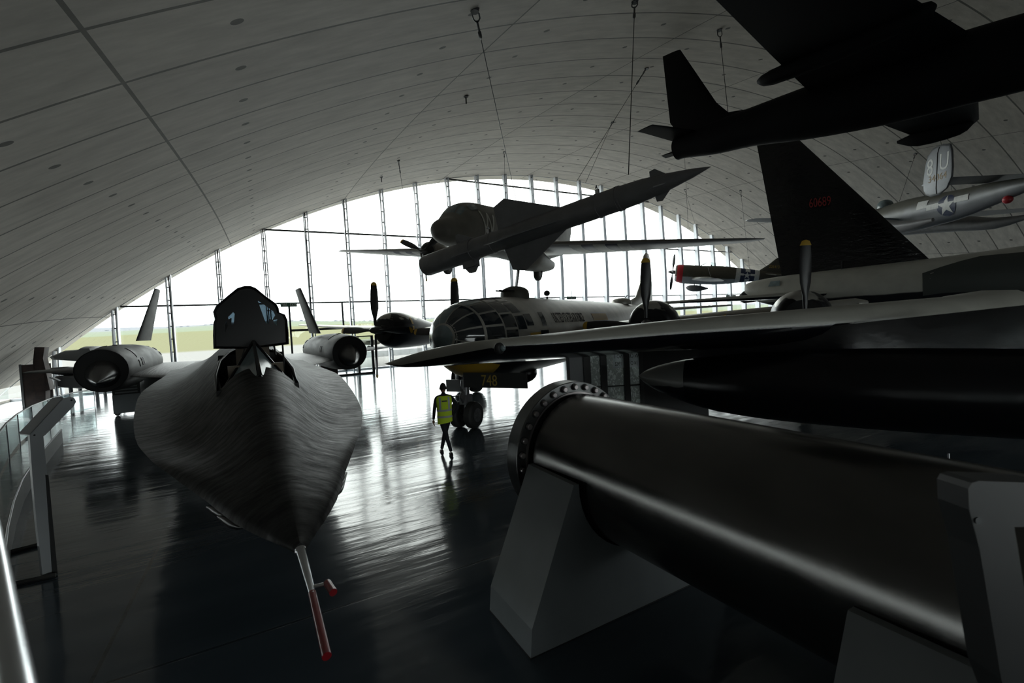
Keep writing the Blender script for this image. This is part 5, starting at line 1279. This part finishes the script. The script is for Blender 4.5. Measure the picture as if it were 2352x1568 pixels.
# dark mural screens
xa, xb = at(50, 860, y=36).x, at(118, 860, y=36).x
zt = at(80, 836, y=36).z
e = tag(empty('mural_screen', loc=((xa+xb)/2, 36, 0)), 'low dark photographic screen beside the vault foot at far left', 'display screen')
mb = MB(); mb.box((-(xb-xa)/2, -.06, 0), ((xb-xa)/2, .06, zt)); mb.build('screen_panel', MT['burgundy'], e, smooth=False)
mb = MB(); mb.box((-(xb-xa)/2-.06, -.10, 0), (-(xb-xa)/2+.04, .10, zt+.04)); mb.build('frame_post', MT['sign_grey'], e, smooth=False)
y_ = 34.5
pp = [(82, 797), (109, 797), (107, 822), (110, 845), (124, 893), (112, 896), (108, 904), (84, 905), (80, 870), (80, 830)]
c0 = at(95, 905, y=y_); zb_ = c0.z
q = [at(px, py, y=y_) for px, py in pp]; base = Vector((q[7].x, y_, 0))
q = [Vector((v.x-base.x, 0, 0 if i_ in (6, 7) else v.z)) for i_, v in enumerate(q)]
e = tag(empty('draped_banner', loc=tuple(base)), 'tall dark brown draped figure-like banner standing in front of the low screen', 'banner')
mb = MB(); rg = []
for k_, dy in ((.86, -.32), (.97, -.2), (1, 0), (.97, .2), (.86, .32)):
    cx_ = sum(v.x for v in q)/len(q); rg.append([Vector((cx_+(v.x-cx_)*k_, dy+.08*math.sin(v.z*4), v.z)) for v in q])
mb.rings(rg); mb.build('draped_cloth', MT['burgundy'], e)
# grey covered aircraft hull and dark machinery behind the left engine
y_ = 38.0
def hull(px_list, y, depth, name, m, par, org):
    q = [at(px, py, y=y) for px, py in px_list]; q = [Vector((v.x-org.x, 0, v.z)) for v in q]
    cx_ = sum(v.x for v in q)/len(q); cz_ = sum(v.z for v in q)/len(q)
    rg = [[Vector((cx_+(v.x-cx_)*k_, dy*depth, cz_+(v.z-cz_)*k_)) for v in q] for k_, dy in ((.75, -.5), (.93, -.38), (1, -.2), (1, .2), (.93, .38), (.75, .5))]
    mb = MB(); mb.rings(rg); return mb.build(name, m, par)
org = Vector((at(170, 850, y=y_).x, y_, 0))
e = tag(empty('covered_vehicle', loc=tuple(org)), 'pale grey hull-shaped exhibit half hidden behind the left engine', 'vehicle')
hull([(124, 819), (160, 804), (166, 804), (196, 801), (205, 795), (230, 795), (245, 820), (240, 832), (130, 825)], y_, 2.6, 'upper_hull', MT['cover'], e, org)
hull([(136, 862), (190, 860), (240, 862), (240, 889), (190, 890), (134, 886)], y_, 2.4, 'lower_hull', MT['sign_grey'], e, org)
for dx in (-1.6, 0, 1.2):
    for dy in (-.8, .8):
        mb = MB(); mb.tube([(dx, dy, 0), (dx, dy, 1.2)], .1, 8); mb.build('support_leg', MT['sign_grey'], e)
hull([(112, 845), (150, 842), (200, 846), (200, 858), (150, 862), (118, 858)], y_-.2, 1.2, 'dark_machinery', MT['black'], e, org)
p = at(131, 898, y=33); 
e = tag(empty('small_lectern', loc=(p.x, 33, 0)), 'small thin-legged text stand just left of the left engine', 'information lectern')
tz = at(128, 873, y=33).z
mb = MB(); mb.tube([(0, 0, 0), (0, 0, tz)], .03, 8); mb.box((-.2, -.2, 0), (.2, .2, .03)); mb.build('stand_pole', MT['sign_grey'], e)
mb = MB(); mb.prism([(-.22, -.15, tz+.16), (.12, -.15, tz-.06), (.15, -.15, tz-.02), (-.19, -.15, tz+.20)], (0, .3, 0)); mb.build('text_board', MT['sign_grey'], e, smooth=False)
# boxes beneath the inner left wing
org = Vector((at(320, 880, y=27).x, 27, 0)); zz = max(.8, at(320, 860, y=27).z)
e = tag(empty('equipment_case', loc=tuple(org)), 'grey equipment case with a vented panel under the left inner wing', 'case')
mb = MB(); mb.box((-.9, -.5, .12), (.9, .5, .95)); mb.build('case_body', MT['sign_grey'], e, smooth=False)
mb = MB(); mb.box((-.9, -.45, .95), (.1, .45, 1.55)); mb.build('vented_case', MT['display_dark'], e, smooth=False)
for a in range(4):
    mb = MB(); mb.box((-.8, -.46, 1.02+.13*a), (0, -.45, 1.08+.13*a)); mb.build('vent_slat', MT['sign_grey'], e, smooth=False)
for x in (-.8, .8): wheel(e, (x, -.3, .11), .11, .06)
org = Vector((at(382, 878, y=29).x, 29, 0))
e = tag(empty('display_drum', loc=tuple(org)), 'dark rounded display block beside the vented case under the wing', 'display')
mb = MB(); mb.rings([[Vector((1.05*math.cos(2*PI*k/24), .7*math.sin(2*PI*k/24), z)) for k in range(24)] for z in (0, 1.5)]); mb.build('drum_body', MT['display_dark'], e)
# glazed door lobby and dark display unit behind the right engine
y_ = 36.5
x0 = at(826, 860, y=y_).x; x1 = at(859, 860, y=y_).x; zt = at(850, 770, y=y_).z
e = tag(empty('glass_lobby', loc=(x0, y_, 0)), 'black-framed glass lobby standing beside the right engine intake', 'glass lobby')
mb = MB()
for x in (0, x1-x0): mb.box((x-.09, -.09, 0), (x+.09, .09, zt))
mb.box((0, -.06, zt-.08), (x1-x0, .06, zt)); mb.box((-1.6, -.06, 0), (x1-x0, .06, .14)); mb.build('lobby_frame', MT['display_dark'], e, smooth=False)
mb = MB(); mb.box((.09, -.015, .14), (x1-x0-.09, .015, zt-.08)); mb.build('glass_panel', MT['glass'], e, smooth=False)
y_ = 32; x0 = at(735, 850, y=y_).x; x1 = at(772, 850, y=y_).x; zt = 1.55
e = tag(empty('display_cabinet', loc=((x0+x1)/2, y_, 0)), 'dark brown-panelled display cabinet under the right engine nacelle', 'cabinet')
mb = MB(); rg = [[Vector(((x1-x0)/2*cx_*s, .6*cy_*s, z)) for cx_, cy_ in ((-1, -.6), (-.7, -1), (.7, -1), (1, -.6), (1, 1), (-1, 1))] for z, s in ((0, 1), (zt, 1))]
mb.rings(rg); mb.build('cabinet_body', MT['display_dark'], e, smooth=False)
for x in (-.35, .05, .4):
    mb = MB(); mb.box((x-.12, -.63, .3), (x+.12, -.6, 1.3)); mb.build('brown_panel', MT['burgundy'], e, smooth=False)
# small staging posts right of it
for i, px in enumerate((718, 723)):
    p = at(px, 843, y=30); o = tag(empty('queue_post', loc=(p.x, 30, 0)), ('left' if i == 0 else 'right')+'-hand one of two slim metal posts left of the dark display cabinet', 'post', 'slim posts beside the cabinet')
    mb = MB(); mb.tube([(0, 0, 0), (0, 0, .02), (0, 0, .021), (0, 0, 1.5)], [.12, .12, .03, .03], 10); mb.build('post_shaft', MT['gear'], o)

# ================================================================ aerial photograph display seen from the back
def backlit(m, col, k):
    n, l, b = nodes(m); tr = n.new('ShaderNodeBsdfTranslucent'); mx = n.new('ShaderNodeMixShader'); mx.inputs[0].default_value = .88
    if isinstance(col, tuple): tr.inputs[0].default_value = (*col, 1)
    else: l.new(col, tr.inputs[0])
    o = n['Material Output']; l.new(b.outputs[0], mx.inputs[1]); l.new(tr.outputs[0], mx.inputs[2]); l.new(mx.outputs[0], o.inputs[0])
def photo_mat():
    m = mat('aerial_photo_print', (.3, .33, .33), .5); n, l, b = nodes(m)
    t = n.new('ShaderNodeTexCoord')
    mp = n.new('ShaderNodeMapping'); mp.inputs['Scale'].default_value = (1.0, 1, .6); l.new(t.outputs['Object'], mp.inputs[0])
    a = n.new('ShaderNodeTexNoise'); a.inputs['Scale'].default_value = 1.6; a.inputs['Detail'].default_value = 2; l.new(mp.outputs[0], a.inputs[0])
    c2 = n.new('ShaderNodeTexNoise'); c2.inputs['Scale'].default_value = 14; c2.inputs['Detail'].default_value = 8; c2.inputs['Distortion'].default_value = 1.5; l.new(mp.outputs[0], c2.inputs[0])
    s_ = math_n(n, l, 'GREATER_THAN', a.outputs[0], .5); k = math_n(n, l, 'GREATER_THAN', c2.outputs[0], .545)
    v = math_n(n, l, 'MULTIPLY_ADD', s_, .30, math_n(n, l, 'MULTIPLY_ADD', k, .30, .38))
    cm = n.new('ShaderNodeCombineColor'); l.new(math_n(n, l, 'MULTIPLY', v, .90), cm.inputs[0]); l.new(v, cm.inputs[1]); l.new(math_n(n, l, 'MULTIPLY', v, .99), cm.inputs[2])
    l.new(cm.outputs[0], b.inputs['Base Color']); b.inputs['Specular IOR Level'].default_value = .2
    backlit(m, cm.outputs[0], 1.0)
    return m
MT['photo'] = photo_mat()
yD = 9.6
pA = at(1302, 850, y=yD); pB = at(1474, 850, y=yD-.9)
dv = Vector((pB.x-pA.x, pB.y-pA.y, 0)); Lw = dv.length; ang = math.atan2(dv.y, dv.x)
e = tag(empty('photo_display_wall', loc=(pA.x, pA.y, 0), rz=ang), 'tall display of grey aerial photograph panels in black posts, seen from behind', 'display wall')
inv_ = e.matrix_basis.inverted()
def onD(px, py=850):
    nrm = Vector((-dv.y, dv.x, 0)).normalized(); v = fw + rt*((px-1176)/FOC) + up*((784-py)/FOC)
    t = (Vector((pA.x, pA.y, 0))-O).dot(nrm)/v.dot(nrm); w_ = O+v*t-Vector((pA.x, pA.y, 0)); return w_.dot(dv.normalized()), w_.z
HT = 2.62
for a, b in ((1302, 1308), (1340, 1356), (1379, 1393), (1433, 1445), (1468, 1476)):
    u0, _ = onD(a); u1, _ = onD(b); mb = MB(); mb.box((u0, -.07, 0), (u1, .07, HT)); mb.build('black_post', MT['display_dark'], e, smooth=False)
u0, _ = onD(1476); u1, _ = onD(1622); mb = MB(); mb.box((u0, -.05, 0), (u1, .05, HT)); mb.build('black_end_panel', MT['black'], e, smooth=False)
u0, _ = onD(1308); u1, _ = onD(1340); mb = MB(); mb.box((u0, -.03, .05), (u1, .03, HT-.05)); mb.build('blank_panel', MT['sign_grey'], e, smooth=False)
_, zA = onD(1415, 885)
for a, b in ((1356, 1379), (1393, 1433), (1445, 1468)):
    u0, _ = onD(a); u1, _ = onD(b)
    for z0, z1 in ((.05, zA-.52), (zA-.5, zA-.02), (zA, HT-.03)):
        if a == 1356 and z1 < HT-.1 and z0 > .1: pass
        mb = MB(); mb.add([(u0, 0, z0), (u1, 0, z0), (u1, 0, z1), (u0, 0, z1)], [[0, 1, 2, 3]]); mb.build('photo_panel', MT['photo'], e, smooth=False)
for z in (zA-.51, zA-.01):
    u0, _ = onD(1356); u1, _ = onD(1468); mb = MB(); mb.box((u0, -.03, z-.014), (u1, .03, z+.014)); mb.build('panel_rail', MT['display_dark'], e, smooth=False)
MT['caption'] = mat('white_caption_card', (.8, .82, .86), .5); backlit(MT['caption'], (.8, .82, .86), 1)
_, zl0 = onD(1415, 845); _, zl1 = onD(1415, 812)
uL, _ = onD(1408); uM, _ = onD(1433); uN, _ = onD(1445); uR, _ = onD(1468)
zl1 = HT-.06
for a, b in ((uL, uM), (uN, uR)):
    mb = MB(); mb.add([(a, -.02, zl0), (b, -.02, zl0), (b, -.02, zl1), (a, -.02, zl1)], [[0, 1, 2, 3]]); c_ = mb.build('caption_card', MT['caption'], e, smooth=False)
hh = (zl1-zl0)/3.4
rows = (('SAN CRIS', 'NO 1'), ('14 O', '1962'))
for r_i, (R_t, L_t) in enumerate(rows):
    z = zl0+hh*(1.15-r_i*.95)+.02
    for s_t, c0, ww in ((R_t, (uN+uR)/2, (uR-uN)), (L_t, (uL+uM)/2, (uM-uL))):
        text_mesh('caption_lettering', s_t, hh*.72, MT['black'], e, lambda u, v, d, c0=c0, z=z: Vector((c0-u, -.032-d, z+v)), .002, stretch=.62)
for s_t, c0 in (('SITE', (uL+uM)/2), ('LAUN', (uN+uR)/2)):
    text_mesh('caption_lettering', s_t, hh*.72, MT['black'], e, lambda u, v, d, c0=c0: Vector((c0-u, -.032-d, zl0+hh*2.2+v)), .002, stretch=.62)

# low screen under the tank: pale strip of floor lies beyond; dark barrier posts
for i, (px, py0, py1, y) in enumerate(((2180, 1040, 1062, 3.4),)):
    p = at(px, py1+60, y=y); o = tag(empty('barrier_post', loc=(p.x, y, 0)), 'short shiny barrier post glimpsed above the black tube at right', 'post')
    zt = at(px, py0, y=y).z; mb = MB(); mb.tube([(0, 0, 0), (0, 0, zt)], .022, 10); mb.build('post_shaft', MT['bright_steel'], o)

# ================================================================ the walking person
pf = Vector((3.86, 10.75, 0))
pe = tag(empty('person', loc=tuple(pf), rz=rad(-14)), 'person in yellow hi-vis vest and dark clothes walking away between the jet and the bomber', 'person')
def skin(name, nodes_, edges, m, parent, sub=2, root=0):
    me = bpy.data.meshes.new(name); me.from_pydata([n[0] for n in nodes_], edges, []); me.materials.append(m)
    o = bpy.data.objects.new(name, me); C.objects.link(o)
    o.modifiers.new('skin', 'SKIN'); 
    if not me.skin_vertices: 
        pass
    for i, n in enumerate(nodes_):
        r = n[1] if isinstance(n[1], tuple) else (n[1], n[1]); me.skin_vertices[0].data[i].radius = r
    me.skin_vertices[0].data[root].use_root = True
    o.modifiers['skin'].use_smooth_shade = True
    s_ = o.modifiers.new('sub', 'SUBSURF'); s_.levels = sub; s_.render_levels = sub
    dg = bpy.context.evaluated_depsgraph_get(); me2 = bpy.data.meshes.new_from_object(o.evaluated_get(dg))
    bpy.data.objects.remove(o); me2.name = name
    me2.polygons.foreach_set('use_smooth', [True]*len(me2.polygons))
    o = bpy.data.objects.new(name, me2); C.objects.link(o); o.parent = parent; return o
# local: x right (image right), y forward (away from the camera), z up
BN = [((0, 0, .95), (.15, .11)), ((0, .0, 1.12), (.145, .10)), ((0, .01, 1.30), (.175, .115)), ((0, 0, 1.43), (.15, .09)), ((0, .01, 1.50), .058), ((.0, .02, 1.56), .056),
      ((-.185, 0, 1.42), .062), ((-.245, -.02, 1.15), .047), ((-.27, .06, .92), .036), ((-.275, .08, .87), .03),
      ((.185, 0, 1.42), .062), ((.33, -.08, 1.16), .047), ((.20, -.05, .98), .036), ((.15, .02, .95), .03),
      ((-.07, 0, .86), .10), ((.01, .10, .50), .062), ((.06, -.06, .12), .042), ((.07, -.05, .07), .036),
      ((.07, 0, .86), .10), ((.03, .14, .50), .062), ((-.07, .42, .13), .042), ((-.07, .44, .09), .036)]
BN[15] = ((-.0, -.03, .50), .064); BN[16] = ((.075, -.22, .14), .044); BN[17] = ((.085, -.23, .10), .038)
BN[19] = ((.0, .16, .50), .064); BN[20] = ((-.095, .20, .12), .044); BN[21] = ((-.10, .21, .08), .038)
BE = [(0, 1), (1, 2), (2, 3), (3, 4), (4, 5), (3, 6), (6, 7), (7, 8), (8, 9), (3, 10), (10, 11), (11, 12), (12, 13), (0, 14), (14, 15), (15, 16), (16, 17), (0, 18), (18, 19), (19, 20), (20, 21)]
skin('body', BN, BE, MT['dark_cloth'], pe)
# head with face, ears and hair
hc = Vector((0, .03, 1.655)); mb = MB(); rg = []
for i in range(13):
    a = -PI/2+PI*(i+.5)/13; z = .125*math.sin(a); rw = .078*math.cos(a)**.8*(1-.18*max(0, -math.sin(a))); ry = .098*math.cos(a)**.8
    ring = []
    for k in range(20):
        t = 2*PI*k/20; x = rw*math.cos(t); y = ry*math.sin(t)
        if math.sin(t) > .85 and -.03 < z < .02: y += .016          # nose
        if math.sin(t) > .6 and .02 <= z < .04: y -= .006           # brow and eyes
        ring.append(hc+Vector((x, y+(.012 if z < -.05 else 0), z)))
    rg.append(ring)
mb.rings(rg); hd = mb.build('head', MT['skin'], pe)
for s_ in (-1, 1):
    ball(hd, hc+Vector((s_*.082, .0, -.01)), .026, 'ear', MT['skin'], sx=.4, sy=.7, sz=1.2, n=10)
    ball(hd, hc+Vector((s_*.03, .088, .02)), .011, 'eye', MT['white'], n=8)
mb = MB(); mb.box(tuple(hc+Vector((-.025, .09, -.06))), tuple(hc+Vector((.025, .1, -.052)))); mb.build('mouth', MT['burgundy'], hd)
mb = MB(); rg = []
for i in range(8):
    a = -.25+(PI/2+.2)*i/7; a = min(a, PI/2-.02); ring = []
    for k in range(20):
        t = 2*PI*k/20; ring.append(hc+Vector((.083*math.cos(a)*math.cos(t), .103*math.cos(a)*math.sin(t)-.006-(.02 if math.sin(t) > 0.3 and a < .5 else 0), .131*math.sin(a))))
    rg.append(ring)
mb.rings(rg); mb.build('short_hair', MT['hair'], pe)
# hands
def hand(base, dr, thumb, name='hand'):
    d = Vector(dr).normalized(); th = Vector(thumb).normalized(); nn = d.cross(th).normalized()
    N = [(tuple(base), (.022, .016)), (tuple(base+d*.05), (.034, .014)), (tuple(base+d*.085), (.034, .013))]; E_ = [(0, 1), (1, 2)]
    for q, ln in enumerate((.065, .075, .07, .055)):
        o_ = th*(.027-.018*q); i0 = len(N)
        N += [(tuple(base+d*.09+o_), .0085), (tuple(base+d*(.09+ln*.5)+o_+nn*.006), .008), (tuple(base+d*(.09+ln)+o_+nn*.022), .007)]; E_ += [(2, i0), (i0, i0+1), (i0+1, i0+2)]
    i0 = len(N); N += [(tuple(base+d*.03+th*.035), .010), (tuple(base+d*.07+th*.05+nn*.01), .008)]; E_ += [(1, i0), (i0, i0+1)]
    return skin(name, N, E_, MT['skin'], pe, 1)
hand(Vector((-.275, .08, .87)), (0, .12, -1), (.3, 1, .1))
hand(Vector((.15, .02, .95)), (-.6, .8, -.1), (.1, .2, 1))
# vest
mb = MB(); rg = []
VS = [(.80, .185, .15, 0), (.92, .185, .145, 0), (1.05, .182, .138, .0), (1.18, .188, .138, .0), (1.30, .20, .140, .0), (1.40, .205, .128, .0), (1.455, .185, .10, .0), (1.49, .10, .075, .01), (1.50, .075, .065, .01)]
for z, a, b, oy in VS:
    rg.append([Vector((a*math.copysign(abs(math.cos(2*PI*k/32))**.8, math.cos(2*PI*k/32)), oy+b*math.copysign(abs(math.sin(2*PI*k/32))**.8, math.sin(2*PI*k/32)), z+(.03*math.cos(2*PI*k/32) if z < .9 else 0))) for k in range(32)])
mb.rings(rg, True, False); vest = mb.build('hi_vis_vest', MT['hivis'], pe)
def vband(z0, z1, name='reflective_band'):
    mb = MB(); rg = []
    for z in (z0, z1):
        p = sorted([(q[0],)+q[1:] for q in VS]); a, b, oy = sample(VS, z)
        rg.append([Vector(((a+.005)*math.copysign(abs(math.cos(2*PI*k/32))**.8, math.cos(2*PI*k/32)), oy+(b+.005)*math.copysign(abs(math.sin(2*PI*k/32))**.8, math.sin(2*PI*k/32)), z)) for k in range(32)])
    mb.rings(rg, True, False); mb.build(name, MT['reflect'], vest)
vband(.93, .98); vband(1.09, 1.14)
for s_ in (-1, 1):
    mb = MB(); rg = []
    for z in (1.14, 1.22, 1.30, 1.38, 1.44):
        a, b, oy = sample(VS, z); rg.append([Vector((s_*x, -(b+.006)*math.copysign(abs(math.sqrt(max(0, 1-(x/a)**2.5)))**.8, 1), z)) for x in (.085, .105, .135)])
    mb.rings(rg, False, False); mb.build('shoulder_stripe', MT['reflect'], vest)
mb = MB(); mb.prism([(-.065, -.142, 1.33), (.065, -.142, 1.33), (.065, -.142, 1.365), (-.065, -.142, 1.365)], (0, -.003, 0)); mb.build('back_print', MT['olive'], vest, smooth=False)
for c0, tz_ in ((Vector((.085, -.23, .06)), 0), (Vector((-.10, .21, .045)), 0)):
    mb = MB(); rg = []
    for y, w_, h_ in ((-.10, .02, .03), (-.07, .04, .055), (0, .045, .065), (.08, .05, .045), (.15, .045, .03), (.18, .015, .012)):
        rg.append([Vector((c0.x+w_*math.cos(2*PI*k/10), c0.y+y, max(0, c0.z-.03+h_*math.sin(2*PI*k/10)))) for k in range(10)])
    mb.rings(rg); mb.build('shoe', MT['black'], pe)
